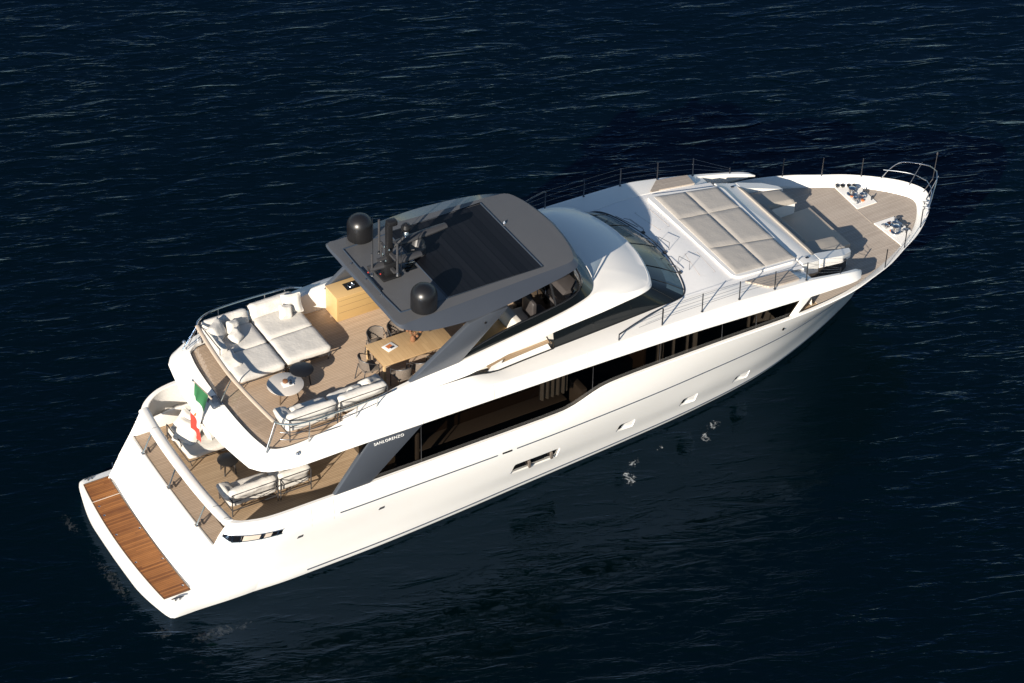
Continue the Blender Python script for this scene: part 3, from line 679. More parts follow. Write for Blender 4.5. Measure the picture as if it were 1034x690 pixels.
# arc band and wheelhouse brow
A0 = [(6.0, 2.52, 4.40), (7, 2.60, 4.56), (8.4, 2.72, 4.62), (9.5, 2.75, 4.66), (10.2, 2.73, 4.77), (10.9, 2.65, 4.83), (11.84, 2.52, 4.865), (13.9, 2.41, 4.93)]
K = [(6.0, 2.50, 4.405), (7, 2.50, 4.66), (8, 2.46, 4.80), (9.4, 2.42, 4.89), (10.9, 2.37, 5.03), (12.3, 2.31, 5.17), (13.2, 2.2, 5.25), (13.9, 2.02, 5.31)]
xs = [6.0+(13.9-6.0)*i/60 for i in range(61)]
def seg2(P, n=40): return catmull([Vector(p) for p in P], n)[1:]
a0 = [Vector((x,)+fx(A0, x)) for x in xs]+seg2([(13.9, 2.41, 4.93), (14.6, 2.36, 4.965), (15.3, 2.27, 4.975), (15.66, 2.10, 4.95), (15.86, 1.75, 4.94), (16.0, 1.35, 4.94), (16.15, .7, 4.94), (16.21, 0, 4.94)])
k0 = [Vector((x,)+fx(K, x)) for x in xs]+seg2([(13.9, 2.02, 5.31), (14.15, 1.7, 5.32), (14.32, 1.2, 5.33), (14.42, .6, 5.34), (14.45, 0, 5.345)])
kk = [Vector((x,)+fx(K, x)) for x in xs]
c2 = [p.lerp(q, .03)+Vector((0, 0, -.002)) for p, q in zip(kk, a0)]+seg2([Vector((13.9,)+fx(K, 13.9)).lerp(a0[60], .03), (14.6, 2.2, 5.18), (15.2, 2.17, 5.10), (15.56, 2.03, 5.05), (15.78, 1.70, 5.04), (15.92, 1.3, 5.05), (16.06, .68, 5.06), (16.11, 0, 5.06)])
def brow(t):
    out = []
    for i, (p, q) in enumerate(zip(c2, k0)):
        v = p.lerp(q, t); f = max(0, (i-60)/40)
        v.z += .10*math.sin(math.pi*t)*min(1, f*2)
        out.append(v)
    return out
def fullc(r): return [mir(p) for p in r]+[Vector(p) for p in reversed(r[:-1])]
under = [p+Vector((-.02, -.10 if p.y > .3 else -.0, -.03)) if i > 30 else p+Vector((0, -.02, -.02)) for i, p in enumerate(a0)]
kin = [Vector((p.x-(.0 if p.x < 13.8 else .08), p.y-.12*(1 if p.x < 13.9 else p.y/2.1), p.z-.01)) for p in k0]
kdn = [Vector((p.x, p.y-.0, 4.03)) for p in kin]
mid1 = [p.lerp(q, .5)+Vector((0, .02, .03)) if i < 61 else p.lerp(q, .5)+Vector((.02, .015, .02)) for i, (p, q) in enumerate(zip(a0, c2))]
lip = [p.lerp(q, .08)+Vector((0, .01, .01)) for p, q in zip(a0, c2)]
near = [p.lerp(q, .9)+Vector((0, .01, .012)) for p, q in zip(a0, c2)]
bm = new(); grid(bm, [fullc(r) for r in (under, a0, lip, mid1, near, c2, brow(.12), brow(.35), brow(.6), brow(.85), k0, kin, kdn)])
BR = link('flybridge_coaming_and_brow', bm, 'white', Y, ang=26)
for P in ([(14.55, -.25, 0), (15.1, -.3, 0), (15.9, -.35, 0)], [(15.2, -2.05, 0), (15.35, -1.2, 0), (15.45, 0, 0), (15.35, 1.2, 0), (15.2, 2.0, 0)]):
    pass

# wheelhouse glass: raked front and long triangular side panes
Bq = [(10.9, 2.60, 4.43), (12.3, 2.55, 4.40), (14.2, 2.46, 4.40), (15.7, 2.37, 4.40), (16.3, 2.34, 4.40), (16.62, 2.24, 4.40), (16.82, 1.98, 4.40), (17.0, 1.5, 4.40), (17.12, 1.0, 4.40), (17.21, .5, 4.4), (17.23, 0, 4.40)]
Tq = [(10.9, 2.56, 4.78), (12.3, 2.46, 4.84), (14.0, 2.36, 4.94), (15.2, 2.22, 4.96), (15.58, 2.04, 4.95), (15.72, 1.84, 4.94), (15.82, 1.62, 4.93), (15.95, 1.25, 4.93), (16.06, .8, 4.93), (16.13, .4, 4.93), (16.15, 0, 4.93)]
def interp_pair(P, Q, n):
    a, b = [], []
    for i in range(n):
        u = (len(P)-1)*i/(n-1); j = min(int(u), len(P)-2); t = u-j
        def cr(Z):
            p0 = Vector(Z[max(j-1, 0)]); p1 = Vector(Z[j]); p2 = Vector(Z[j+1]); p3 = Vector(Z[min(j+2, len(Z)-1)])
            return .5*((2*p1)+(p2-p0)*t+(2*p0-5*p1+4*p2-p3)*t*t+(3*p1-p0-3*p2+p3)*t**3)
        a.append(cr(P)); b.append(cr(Q))
    return a, b
a, b = interp_pair(Bq, Tq, 90)
wa, wb = fullc(a), fullc(b)
# side panes start slanted at x = 12.1
def cut(r, x0): return r
bm = new(); st_i = next(i for i, p in enumerate(wa) if p.x > 12.25); en = len(wa)-st_i
ww = [wa[st_i:en], [p.lerp(q, .5)+Vector((.03 if p.x > 16.4 else 0, 0, .01)) for p, q in zip(wa, wb)][st_i:en], wb[st_i:en]]
grid(bm, ww)
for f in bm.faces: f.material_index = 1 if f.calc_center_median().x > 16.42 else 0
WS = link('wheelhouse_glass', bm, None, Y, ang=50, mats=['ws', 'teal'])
nn = len(ww[0])
for f_ in (.5, .36, .64, .27, .73, .17, .83):
    i = int(f_*(nn-1)); b2 = new(); tube(b2, [ww[0][i]+Vector((0, 0, .006)), ww[1][i]+Vector((.004, 0, .006)), ww[2][i]+Vector((0, 0, .006))], .012 if .3 < f_ < .7 else .008, 6); link('glass_mullion', b2, 'black', WS)
bm = new(); off = [p+Vector((.03 if p.x > 16.4 else 0, 0, .012)) for p in wa[st_i:en]]; tube(bm, off, .02, 6); link('glass_seal', bm, 'black', WS)
# wipers with parking arms
def wiper(y, dx, sgn):
    base = Vector((17.28+dx, y, 4.42)); bm = new()
    tube(bm, [base, base+Vector((.02, 0, .10)), base+Vector((-.12, .55*sgn, .16)), base+Vector((-.2, .72*sgn, .12))], .007, 6)
    tube(bm, [base+Vector((.05, .08, 0)), base+Vector((.05, .08, .09)), base+Vector((-.08, .6*sgn, .14))], .005, 6)
    tube(bm, [base+Vector((-.02, .25*sgn, .05)), base+Vector((-.28-abs(y)*.03, 1.0*sgn, .06))], .009, 6)
    box(bm, base.x-.05, base.x+.05, y-.05, y+.05, 4.40, 4.46, .01)
    link('windscreen_wiper', bm, 'charcoal', WS)
wiper(.75, -.05, 1); wiper(-.35, -.03, 1); wiper(-1.35, -.18, 1)
for y in (.1, -.95):
    bm = new(); tube(bm, [(17.30, y, 4.42), (17.33, y, 4.66), (17.44, y-.38, 4.67), (17.42, y-.40, 4.42)], .008, 6); link('wiper_guard', bm, 'steel_dark', WS)

# recessed balcony slot ahead of the coaming
for side in (-1, 1):
    o = bpy.data.objects.new('side_recess', None); COL.objects.link(o); o.parent = Y
    Q = lambda x, y, z: (x, side*y, z)
    bm = new(); grid(bm, [[Q(10.3, 2.70, 4.44), Q(11.3, 2.61, 4.405), Q(12.22, 2.565, 4.405)], [Q(10.6, 2.54, 4.48), Q(11.4, 2.46, 4.48), Q(12.2, 2.40, 4.485)]]); grid(bm, [[Q(10.6, 2.54, 4.48), Q(12.2, 2.40, 4.485)], [Q(10.6, 2.53, 4.3), Q(12.2, 2.39, 4.3)]]); link('sloped_panel', bm, 'white', o)
    bm = new(); grid(bm, [[Q(10.3, 2.53, 4.43), Q(12.35, 2.39, 4.43)], [Q(10.3, 1.9, 4.46), Q(12.35, 1.85, 4.46)]]); link('step_teak', bm, 'teak_main', o, smooth=False)
    bm = new(); grid(bm, [[Q(10.1, 2.72, 4.47), Q(10.52, 2.68, 4.40)], [Q(10.4, 2.50, 4.46), Q(10.79, 2.44, 4.50)]]); link('recess_end', bm, 'deck_white', o)
    bm = new(); tube(bm, [Q(9.9, 2.73, 4.57), Q(10.2, 2.73, 4.48), Q(10.5, 2.695, 4.42), Q(11.3, 2.63, 4.41), Q(12.28, 2.575, 4.41), Q(12.10, 2.5, 4.82)], .022, 6); link('dark_trim', bm, 'black', o)

# ---------------- foredeck
bm = new(); rowsf = []
ft = [(15.3, 2.36, 4.39), (16.6, 2.36, 4.395), (17.5, 2.42, 4.39), (18.5, 2.45, 4.30), (20.0, 2.40, 4.12), (20.62, 2.40, 4.02)]
for i in range(31):
    x = 15.3+(20.62-15.3)*i/30; y, z = fx(ft, x)
    rowsf.append([Vector((x, y*(-1+2*j/16), z+.03*(1-abs(-1+2*j/16)**2))) for j in range(17)])
e = rowsf[-1]; rowsf.append([Vector((20.66, p.y, 3.3)) for p in e])
grid(bm, rowsf); FD = link('foredeck', bm, 'deck_white', Y, ang=40)
for side in (-1, 1):
    bm = new(); P = [(18.56, 2.47), (19.06, 3.0), (19.55, 3.0), (20.12, 2.88), (20.08, 2.42)]
    zf = lambda x: 4.345-.125*(x-18.5)
    prism(bm, [(x, side*min(y, 2.93), zf(x)-.03) for x, y in P], (0, 0, .045)); link('side_deck_teak', bm, 'teak_bow', FD, smooth=False)
for P in ([(17.55, -1.7), (18.05, -1.72), (18.1, -.72), (17.72, -.66)], [(17.55, 1.7), (18.05, 1.72), (18.1, .72), (17.72, .66)]):
    bm = new(); tube(bm, [Vector((x, y, fx(ft, x)[1]+.03*(1-(y/2.4)**2)+.001)) for x, y in P], .005, 5, closed=True); link('hatch_outline', bm, 'tan', FD)
# coaming round the sunpad
bm = new(); pc = rounded([(18.36, -2.24), (20.62, -2.08), (20.74, 2.02), (18.28, 2.30)], .25, 6)
def padz(x): return 4.37-.125*(x-18.4)
prism(bm, [(p.x, p.y, padz(p.x)-.25) for p in pc], (0, 0, .27)); link('sunpad_coaming', bm, 'white', FD, smooth=False)

# raised block that holds the bow seat: U-shaped, open forward
SB = bpy.data.objects.new('bow_seat_block', None); COL.objects.link(SB); SB.parent = Y
def bt(x): return 4.06-.215*(x-20.7)       # top height of the block
def block(name, P, r=.08, dz=0.):
    bm = new(); po = rounded(P, r, 4); n = len(po)
    a_ = [bm.verts.new((p.x, p.y, bt(p.x)-(.42 if name == 'seat_surround' else .30))) for p in po]; b_ = [bm.verts.new((p.x, p.y, bt(p.x)-dz*(p.x-21.3)-.02)) for p in po]
    cx = sum(p.x for p in po)/n; cy = sum(p.y for p in po)/n
    c_ = [bm.verts.new((p.x+(cx-p.x)*.02, p.y+(cy-p.y)*.02, bt(p.x)-dz*(p.x-21.3))) for p in po]
    for u, v in ((a_, b_), (b_, c_)):
        for i in range(n): bm.faces.new((u[i], u[(i+1) % n], v[(i+1) % n], v[i]))
    bm.faces.new(c_); bm.faces.new(a_[::-1]); link(name, bm, 'white', SB, ang=25)
block('seat_surround', [(20.66, -2.28), (21.33, -2.17), (21.33, 2.17), (20.66, 2.28)], .04)
for side in (-1, 1): block('seat_arm', [(21.335, side*2.17), (22.25, side*2.06), (22.70, side*1.84), (22.76, side*1.66), (21.335, side*1.84)], .05, .06)
for side in (-1, 1):
    bm = new(); prism(bm, [(20.7, side*2.1, 2.95), (22.35, side*1.92, 2.95), (22.62, side*1.78, 2.95), (22.62, side*1.72, 2.95), (20.7, side*1.90, 2.95)], (0, 0, .55)); link('dark_side_glazing', bm, 'blackgloss', SB)
    bm = new(); prism(bm, [(21.34, side*1.0, 2.96), (22.72, side*1.0, 2.96), (22.70, side*1.70, 2.96), (21.34, side*1.86, 2.96)], (0, 0, .52)); link('arm_base', bm, 'white', SB)
    bm = new(); grid(bm, [[(20.08, side*2.3, 4.10), (20.08, side*2.84, 4.10)], [(20.62, side*2.25, 3.93), (20.62, side*2.84, 3.93)], [(20.66, side*2.2, 3.0), (20.66, side*2.86, 3.0)]]); link('side_step', bm, 'white', SB)
bm = new(); box(bm, 20.7, 21.34, -1.08, 1.08, 2.96, 3.62); link('seat_base', bm, 'white', SB)
bm = new(); box(bm, 21.3, 23.3, -1.04, 1.04, 2.965, 3.08, .01); link('seat_sole', bm, 'sand', SB)
for (x, y) in ((21.1, 1.95), (21.0, -2.0), (22.3, -2.095)):
    bm = new(); box(bm, x-.05, x+.05, y-.03, y+.03, bt(x)-.01 if abs(y) < 2.05 else 3.5, (bt(x)+.03) if abs(y) < 2.05 else 3.56, .01); link('deck_light', bm, 'steel_dark', SB)

# bow deck teak
bd = [(20.9, 2.9)]+[(p[0]-.01, p[1]-.01) for p in cap_i if p[0] > 21.1]
bd = [(x, max(0, y)) for x, y in bd]; BD = flat('bow_deck_teak', [(x, -y) for x, y in bd]+[(x, y) for x, y in reversed(bd[:-1])], 2.95, 'teak_bow', Y)
flat('side_deck_floor', [(19.6, -3.06), (21.0, -3.0), (21.0, 3.0), (19.6, 3.06)], 2.93, 'teak_main', Y)
bm = new(); prism(bm, [(19.6, -3.02, 2.6), (19.65, -3.02, 2.6), (19.65, 3.02, 2.6), (19.6, 3.02, 2.6)], (0, 0, 1.2)); link('forward_bulkhead', bm, 'blackgloss', Y)
for side in (-1, 1):
    bm = new(); prism(bm, [(19.72, side*3.1, 3.05), (20.0, side*3.1, 3.1), (20.5, side*3.07, 3.58), (20.15, side*3.1, 3.62)], (0, -side*.04, 0)); link('sloped_pillar', bm, 'white', Y)
bm = new(); box(bm, 24.56, 24.585, -.35, .4, 2.953, 2.957); box(bm, 24.5, 25.4, .39, .40, 2.953, 2.957); box(bm, 24.5, 25.4, -.36, -.35, 2.953, 2.957); link('deck_margin', bm, 'tan', BD)
# two anchor lockers with windlasses
for side in (-1, 1):
    bm = new(); P = [(25.31, side*.42), (25.33, side*1.26), (24.95, side*1.5), (24.66, side*1.68), (24.60, side*.42)]
    prism(bm, [(x, y, 2.93) for x, y in P], (0, 0, .045)); LK = link('anchor_locker', bm, 'white', Y, smooth=False)
    random.seed(7 if side < 0 else 8)
    bm = new(); lathe(bm, (24.88, side*1.1, 2.975), [(.15, 0), (.15, .04), (.09, .07), (.07, .16), (.11, .2), (.11, .23), (.04, .26)], 20); link('windlass_drum', bm, 'steel', LK)
    bm = new(); lathe(bm, (25.05, side*.82, 2.975), [(.12, 0), (.12, .06), (.08, .09), (.08, .15), (.03, .18)], 18); box(bm, 24.72, 24.84, side*.78-.07, side*.78+.07, 2.975, 3.1, .02); link('windlass_motor', bm, 'steel', LK)
    bm = new()
    for i in range(14):
        t = i/13; x = 24.75+.5*t; y = side*(.62+.30*t+.03*math.sin(i*2.2)); 
        c = Vector((x, y, 2.995)); r_ = [c+Vector((math.cos(k*math.pi/4)*.035, math.sin(k*math.pi/4)*.022, .01*(k % 2))) for k in range(8)]; tube(bm, r_, .008, 5, closed=True)
    link('anchor_chain', bm, 'steel', LK)
    for (x, y) in ((25.28, .62), (25.26, 1.02), (25.1, 1.22)):
        bm = new(); cleat(bm, x, side*y, 2.975, .6*side, .2); link('locker_cleat', bm, 'steel_dark', LK)
    for xc, yc_ in ((24.97, .66), (24.80, 1.0)):
        bm = new(); box(bm, xc-.04, xc+.04, side*yc_-.04, side*yc_+.04, 2.975, 3.02, .01); link('chain_stopper', bm, 'orange', LK)
for i, x in enumerate((24.72, 24.86, 25.02, 25.16)):
    bm = new(); box(bm, x-.045, x+.045, 1.62-.55*(x-24.7)-.05, 1.62-.55*(x-24.7)+.07, 2.985, 3.07, .02); link('fairlead', bm, 'steel_dark' if i in (0, 3) else 'blackgloss', Y)

# ---------------- rails
RL = bpy.data.objects.new('foredeck_railing', None); COL.objects.link(RL); RL.parent = Y
def crz(x): return fx(SL[2]['t'], x)
for side in (-1, 1):
    tops = []
    for x in (16.7, 17.93, 19.17, 20.34):
        y, z = crz(x); y -= .06; bm = new(); tube(bm, [(x, side*y, z-.02), (x-.01, side*y, z+.62)], .017, 8); lathe(bm, (x, side*y, z-.0), [(.035, 0), (.035, .02), (.02, .025)], 10); link('stanchion', bm, 'steel_dark', RL); tops.append(Vector((x-.01, side*y, z)))
    y, z = crz(14.0); y2, z2 = crz(15.37)
    P = [(14.02, side*(y-.06), z-.02), (14.02, side*(y-.06), z+.20), (14.5, side*(y-.06), z+.38), (15.0, side*(y2-.06), z2+.53), (15.35, side*(y2-.06), z2+.60), (15.40, side*(y2-.06), z2+.56), (15.40, side*(y2-.06), z2-.02)]
    bm = new(); tube(bm, P, .022, 8); link('handrail_end', bm, 'steel_dark', RL)
    tops = [Vector((15.40, side*(y2-.06), z2))]+tops
    y3, z3 = crz(21.6); endp = Vector((21.6, side*(y3-.06), z3))
    for k, h in enumerate((.60, .42, .24)):
        bm = new(); pts = [Vector((14.35+.15*k if h < .5 else 15.35, side*(y-.06), z+h*.85 if h < .5 else z2+.6))]+[p+Vector((0, 0, h)) for p in tops]+[endp+Vector((0, 0, h*.3))]
        tube(bm, pts, .0045, 5); link('guard_wire', bm, 'steel_dark', RL)
    bm = new(); tube(bm, [endp, endp+Vector((0, 0, .22))], .017, 8); link('stanchion', bm, 'steel_dark', RL)
# bow stanchions and the pulpit
BRL = bpy.data.objects.new('bow_railing', None); COL.objects.link(BRL); BRL.parent = Y
for side in (-1, 1):
    for (x, y) in ((23.38, 2.60), (24.45, 2.08), (25.47, 1.48)):
        bm = new(); tube(bm, [(x, side*y, 3.18), (x+.02, side*y, 3.84)], .016, 8); link('stanchion', bm, 'steel_dark', BRL)
    P = [(25.92, side*1.10, 3.20), (26.12, side*1.02, 3.50), (26.37, side*.82, 3.80), (26.75, side*.46, 3.86), (26.95, side*.18, 3.88)]
    bm = new(); tube(bm, catmull(P, 24), .016, 8); link('pulpit_rail', bm, 'steel', BRL)
    P = [(25.98, side*1.1, 3.50), (26.25, side*.85, 3.52), (26.6, side*.45, 3.53), (26.75, side*.0, 3.53)]
    bm = new(); tube(bm, catmull(P, 16), .013, 8); link('pulpit_mid_rail', bm, 'steel', BRL)
    bm = new(); tube(bm, [(26.46, side*.42, 3.2), (26.85, side*.40, 3.9)], .015, 8); link('stanchion', bm, 'steel_dark', BRL)
bm = new(); tube(bm, [(26.95, .18, 3.88), (26.97, 0, 3.88), (26.95, -.18, 3.88)], .016, 8); link('pulpit_rail', bm, 'steel', BRL)
bm = new(); tube(bm, [(26.9, -.1, 3.55), (26.95, -.1, 4.45)], .010, 8); tube(bm, [(26.9, -.1, 3.6), (26.6, -.1, 3.22)], .012, 8); lathe(bm, (26.95, -.1, 4.45), [(.02, 0), (.03, .04), (.015, .09)], 10); link('bow_light_staff', bm, 'charcoal', BRL)
for (x, y) in ((26.15, -.86), (26.3, -.66)):
    bm = new(); cleat(bm, x, y, 3.21, -.9, .24); link('bow_cleat', bm, 'steel_dark', BRL)

# flybridge rails
FR = bpy.data.objects.new('flybridge_railing', None); COL.objects.link(FR); FR.parent = Y
path = catmull([(4.08, 2.30, 4.90), (4.0, 1.6, 4.92), (3.94, .8, 4.92), (3.91, 0, 4.92), (3.94, -.8, 4.92), (4.0, -1.6, 4.92), (4.08, -2.30, 4.90)], 30)
bm = new(); rg = []
for p in path: rg.append([p+Vector((a, 0, b)) for a, b in ((-.055, -.012), (-.06, .01), (-.035, .026), (.035, .026), (.06, .01), (.055, -.012))])
grid(bm, rg, close=True); link('teak_handrail', bm, 'sand', FR, ang=50)
for (i0, i1) in ((0, 10), (10, 19), (19, 29)):
    bm = new(); grid(bm, [[Vector((p.x-.30*(1-abs(p.y)/5.), p.y, 4.16)) for p in path[i0:i1+1]], [p-Vector((0, 0, .03)) for p in path[i0:i1+1]]]); link('aft_glass_panel', bm, 'clear', FR, smooth=False)
for side in (-1, 1):
    bm = new(); tube(bm, [(3.70, side*2.47, 4.12), (4.08, side*2.32, 4.9)], .02, 8); tube(bm, [(3.78, side*2.42, 4.12), (4.12, side*2.34, 4.86)], .012, 8); link('rail_strut', bm, 'steel', FR)
    P = catmull([(4.07, side*2.30, 4.91), (4.16, side*2.44, 4.91), (4.5, side*2.64, 4.91), (4.9, side*2.71, 4.91), (5.7, side*2.72, 4.91), (6.4, side*2.70, 4.90), (7.0, side*2.66, 4.89), (7.35, side*2.56, 4.84)], 40)
    bm = new(); tube(bm, P, .028, 8); link('side_rail', bm, 'steel', FR)
    P2 = [Vector((p.x, p.y*.995, 4.62 if p.x < 6 else 4.62+.1*(p.x-6))) for p in P if p.x < 6.9 and p.x > 4.12]
    bm = new(); tube(bm, P2, .010, 6); link('side_mid_rail', bm, 'steel_dark', FR)
    P3 = [Vector((p.x, p.y*.99, 4.38)) for p in P if p.x < 5.8 and p.x > 4.12]
    bm = new(); tube(bm, P3, .010, 6); link('side_mid_rail', bm, 'steel_dark', FR)
    for (x, y, zb) in ((4.86, 2.66, 4.18), (6.25, 2.62, 4.42), (6.86, 2.62, 4.58)):
        bm = new(); tube(bm, [(x, side*y, zb-.03), (x+.03, side*2.70, 4.9)], .018, 8); link('rail_post', bm, 'steel', FR)
bm = new(); tube(bm, [(3.56, -.1, 4.14), (3.93, -.13, 4.9)], .016, 8); box(bm, 3.52, 3.62, -.2, .0, 4.12, 4.17, .01); link('rail_strut', bm, 'steel', FR)
bm = new(); cushion(bm, (3.47, .02, 4.14), (.30, .42, .16), puff=.5, seed=5, n=8, wob=.12); link('flagstaff_cover', bm, 'groove', FR)
for c_ in ((4.43, -2.88, 4.10), (3.9, 2.82, 4.05)):
    bm = new(); lathe(bm, c_, [(.05, 0), (.06, .03), (.03, .07)], 12); link('side_lamp', bm, 'steel', FR)

# ---------------- hardtop
HT = bpy.data.objects.new('hardtop', None); COL.objects.link(HT); HT.parent = Y
edge = [(7.80, 0, 6.42), (7.80, 1.2, 6.42), (7.86, 2.10, 6.41), (8.12, 2.24, 6.33), (8.5, 2.37, 6.27), (9.2, 2.48, 6.26), (9.8, 2.52, 6.27), (10.6, 2.50, 6.32), (11.2, 2.44, 6.35), (12.2, 2.28, 6.38), (12.9, 2.12, 6.36), (13.38, 1.90, 6.34), (13.58, 1.45, 6.38), (13.70, .75, 6.41), (13.76, 0, 6.42)]
crs = [(7.86, 0, 6.47), (7.86, 1.2, 6.47), (7.90, 2.06, 6.47), (8.15, 2.05, 6.475), (8.5, 2.05, 6.48), (9.2, 2.03, 6.48), (9.8, 2.0, 6.48), (10.6, 1.96, 6.48), (11.2, 1.93, 6.48), (12.2, 1.88, 6.48), (12.9, 1.84, 6.475), (13.30, 1.76, 6.47), (13.50, 1.35, 6.47), (13.62, .7, 6.475), (13.67, 0, 6.475)]
low = [(8.0, 0, 6.30), (8.0, 1.1, 6.30), (8.06, 1.8, 6.26), (8.3, 2.08, 6.18), (8.7, 2.18, 6.12), (9.3, 2.24, 6.08), (9.8, 2.26, 6.08), (10.6, 2.22, 6.12), (11.2, 2.16, 6.15), (12.1, 2.02, 6.18), (12.8, 1.85, 6.2), (13.1, 1.6, 6.22), (13.3, 1.2, 6.25), (13.4, .6, 6.27), (13.45, 0, 6.27)]
def ringc(P, n=70):
    r = catmull([Vector(p) for p in P], n); return [mir(p) for p in r]+[Vector(p) for p in reversed(r[1:-1])]
re, rc, rl = ringc(edge), ringc(crs), ringc(low)
bm = new(); vs = grid(bm, [rl, toward(rl, re, .85), re, toward(re, rc, .15), toward(re, rc, .92), rc], close=True)
link('hardtop_side', bm, 'grey', HT, ang=35)
bm = new(); f1 = [bm.verts.new(p+Vector((0, 0, .001))) for p in rc]
h_ = len(rc)
cp = [bm.verts.new(Vector((p.x*.98+10.8*.02, p.y*.98, p.z+.006))) for p in rc]
for i in range(h_): bm.faces.new((f1[i], f1[(i+1) % h_], cp[(i+1) % h_], cp[i]))
N2 = h_//2
for i in range(N2):
    q = list(dict.fromkeys([cp[i], cp[i+1], cp[(h_-1-i) % h_], cp[(h_-i) % h_]]))
    if len(q) > 2:
        try: bm.faces.new(q)
        except ValueError: pass
link('hardtop_top', bm, 'grey_top', HT, ang=30)
bm = new(); f1 = [bm.verts.new(p) for p in rl]; 
for i in range(N2):
    q = list(dict.fromkeys([f1[i], f1[i+1], f1[(h_-1-i) % h_], f1[(h_-i) % h_]]))
    if len(q) > 2:
        try: bm.faces.new(q)
        except ValueError: pass
link('hardtop_ceiling', bm, 'grey_top', HT)
bm = new(); box(bm, 9.56, 12.38, -1.62, 1.65, 6.48, 6.494); SR = link('sunroof', bm, 'louvre', HT, smooth=False)
bm = new(); tube(bm, [(9.54, 1.67, 6.492), (12.42, 1.69, 6.492), (12.42, -1.65, 6.492), (9.54, -1.65, 6.492)], .02, 6, closed=True); link('sunroof_frame', bm, 'groove', SR)
bm = new(); tube(bm, [(9.5, 1.64, 6.488), (8.12, 1.58, 6.488), (8.10, .8, 6.488), (8.10, -.8, 6.488), (8.14, -1.60, 6.488), (9.5, -1.66, 6.488)], .022, 6); link('roof_gutter', bm, 'groove', HT)
bm = new(); tube(bm, [(8.13, .6, 6.50), (8.13, -.55, 6.50)], .03, 6); link('roof_light_bar', bm, 'steel_dark', HT)
bm = new(); lathe(bm, (12.52, .55, 6.485), [(.05, 0), (.05, .02), (.03, .05), (.01, .08)], 14); link('roof_lamp', bm, 'steel', HT)
for (x, y) in ((8.02, .1), (8.0, .9), (8.05, -.7)):
    bm = new(); lathe(bm, (x, y, 6.482), [(.025, 0), (.02, .03)], 8); link('roof_fitting', bm, 'steel', HT)
for y in (1.85, -1.70):
    bm = new(); p_ = [(.335, 0), (.355, .02), (.355, .42)]+[(.355*math.cos(a), .42+.32*math.sin(a)) for a in [i*math.pi/2/10 for i in range(1, 10)]]+[(.01, .742)]
    lathe(bm, (8.78, y, 6.486), p_, 40); link('satellite_dome', bm, M['black'] if False else plain('dome_black_%d' % int(y), (.009, .009, .010), .36, coat=.0, namt=.03, spec=.6), HT, ang=50)
# mast
MT = bpy.data.objects.new('mast', None); COL.objects.link(MT); MT.parent = HT
def mp(name, mat, fn):
    bm = new(); fn(bm); link(name, bm, mat, MT)
mp('mast_base', 'black', lambda b: box(b, 8.36, 8.92, -.26, .30, 6.486, 6.56, .03))
mp('mast_column', 'black', lambda b: (box(b, 8.58, 8.74, -.10, .08, 6.55, 8.15, .03), box(b, 8.60, 8.88, -.12, .10, 8.08, 8.24, .04), box(b, 8.48, 8.86, -.16, .14, 6.55, 6.95, .05)))
mp('mast_brackets', 'charcoal', lambda b: (box(b, 8.3, 8.95, -.04, .03, 7.05, 7.12), box(b, 8.62, 8.70, -.42, .42, 7.2, 7.27), box(b, 8.62, 8.70, -.35, .35, 6.75, 6.82)))
random.seed(3)
for i in range(14):
    x, y, z = 8.5+.3*random.random(), -.16+.3*random.random(), 6.6+.9*random.random()
    mp('mast_fitting', 'steel', lambda b: lathe(b, (x, y, z), [(.018, 0), (.03, .03), (.014, .07)], 8))
for (x, y, z0, h) in ((8.62, .46, 7.0, 1.0), (8.66, .42, 6.8, .5), (8.70, -.40, 6.8, .95), (8.15, -.02, 6.75, .62)):
    mp('aerial', 'charcoal', lambda b: tube(b, [(x, y, z0), (x, y, z0+h)], .032, 8)); mp('aerial_foot', 'steel', lambda b: lathe(b, (x, y, z0-.1), [(.05, 0), (.05, .04), (.03, .12)], 10))
for (x, y) in ((8.95, -.15), (8.45, .5)): mp('whip_aerial', 'steel_dark', lambda b: tube(b, [(x, y, 6.5), (x, y, 8.1)], .008, 6))
mp('camera_ball', 'black', lambda b: lathe(b, (9.15, -.05, 7.75), [(.05, 0), (.11, .05), (.13, .14), (.10, .23), (.02, .28)], 16)); mp('camera_foot', 'steel', lambda b: lathe(b, (9.15, -.05, 7.62), [(.09, 0), (.09, .06), (.05, .13)], 12)); mp('camera_arm', 'charcoal', lambda b: tube(b, [(8.7, -.02, 7.3), (9.15, -.05, 7.62)], .03, 8))
def bar(b, c, L_, ang, z, w=.10, th=.10):
    d = Vector((math.cos(ang), math.sin(ang), 0)); nrm = Vector((-d.y, d.x, 0)); rr = []
    for k in range(13):
        t = -1+2*k/12; cc = Vector(c)+d*t*L_/2; f = 1-.25*abs(t)**3 ; rr.append([cc+nrm*math.cos(a)*w*f+Vector((0, 0, z+math.sin(a)*th*f)) for a in [i*math.pi/5 for i in range(10)]])
    grid(b, rr, close=True); 
    b.faces.ensure_lookup_table()
mp('radar_scanner', 'charcoal', lambda b: bar(b, (9.82, .50, 0), 1.75, .06, 7.05, .13, .09)); mp('radar_gearbox', 'charcoal', lambda b: lathe(b, (9.80, .48, 6.50), [(.22, 0), (.22, .2), (.17, .28), (.2, .32), (.1, .5)], 18))
mp('lower_radar_scanner', 'charcoal', lambda b: bar(b, (8.85, .02, 0), 1.55, -.03, 6.85, .13, .09))
for y in (.12, -.1): mp('red_lamp', 'red', lambda b: lathe(b, (8.08+.25*(y < 0), y-.05, 6.70), [(.015, 0), (.025, .02), (.01, .04)], 8))
mp('deck_camera', 'steel', lambda b: (lathe(b, (9.42, .28, 6.5), [(.06, 0), (.06, .10), (.03, .14)], 10), box(b, 9.28, 9.38, .2, .32, 6.55, 6.64, .02)))
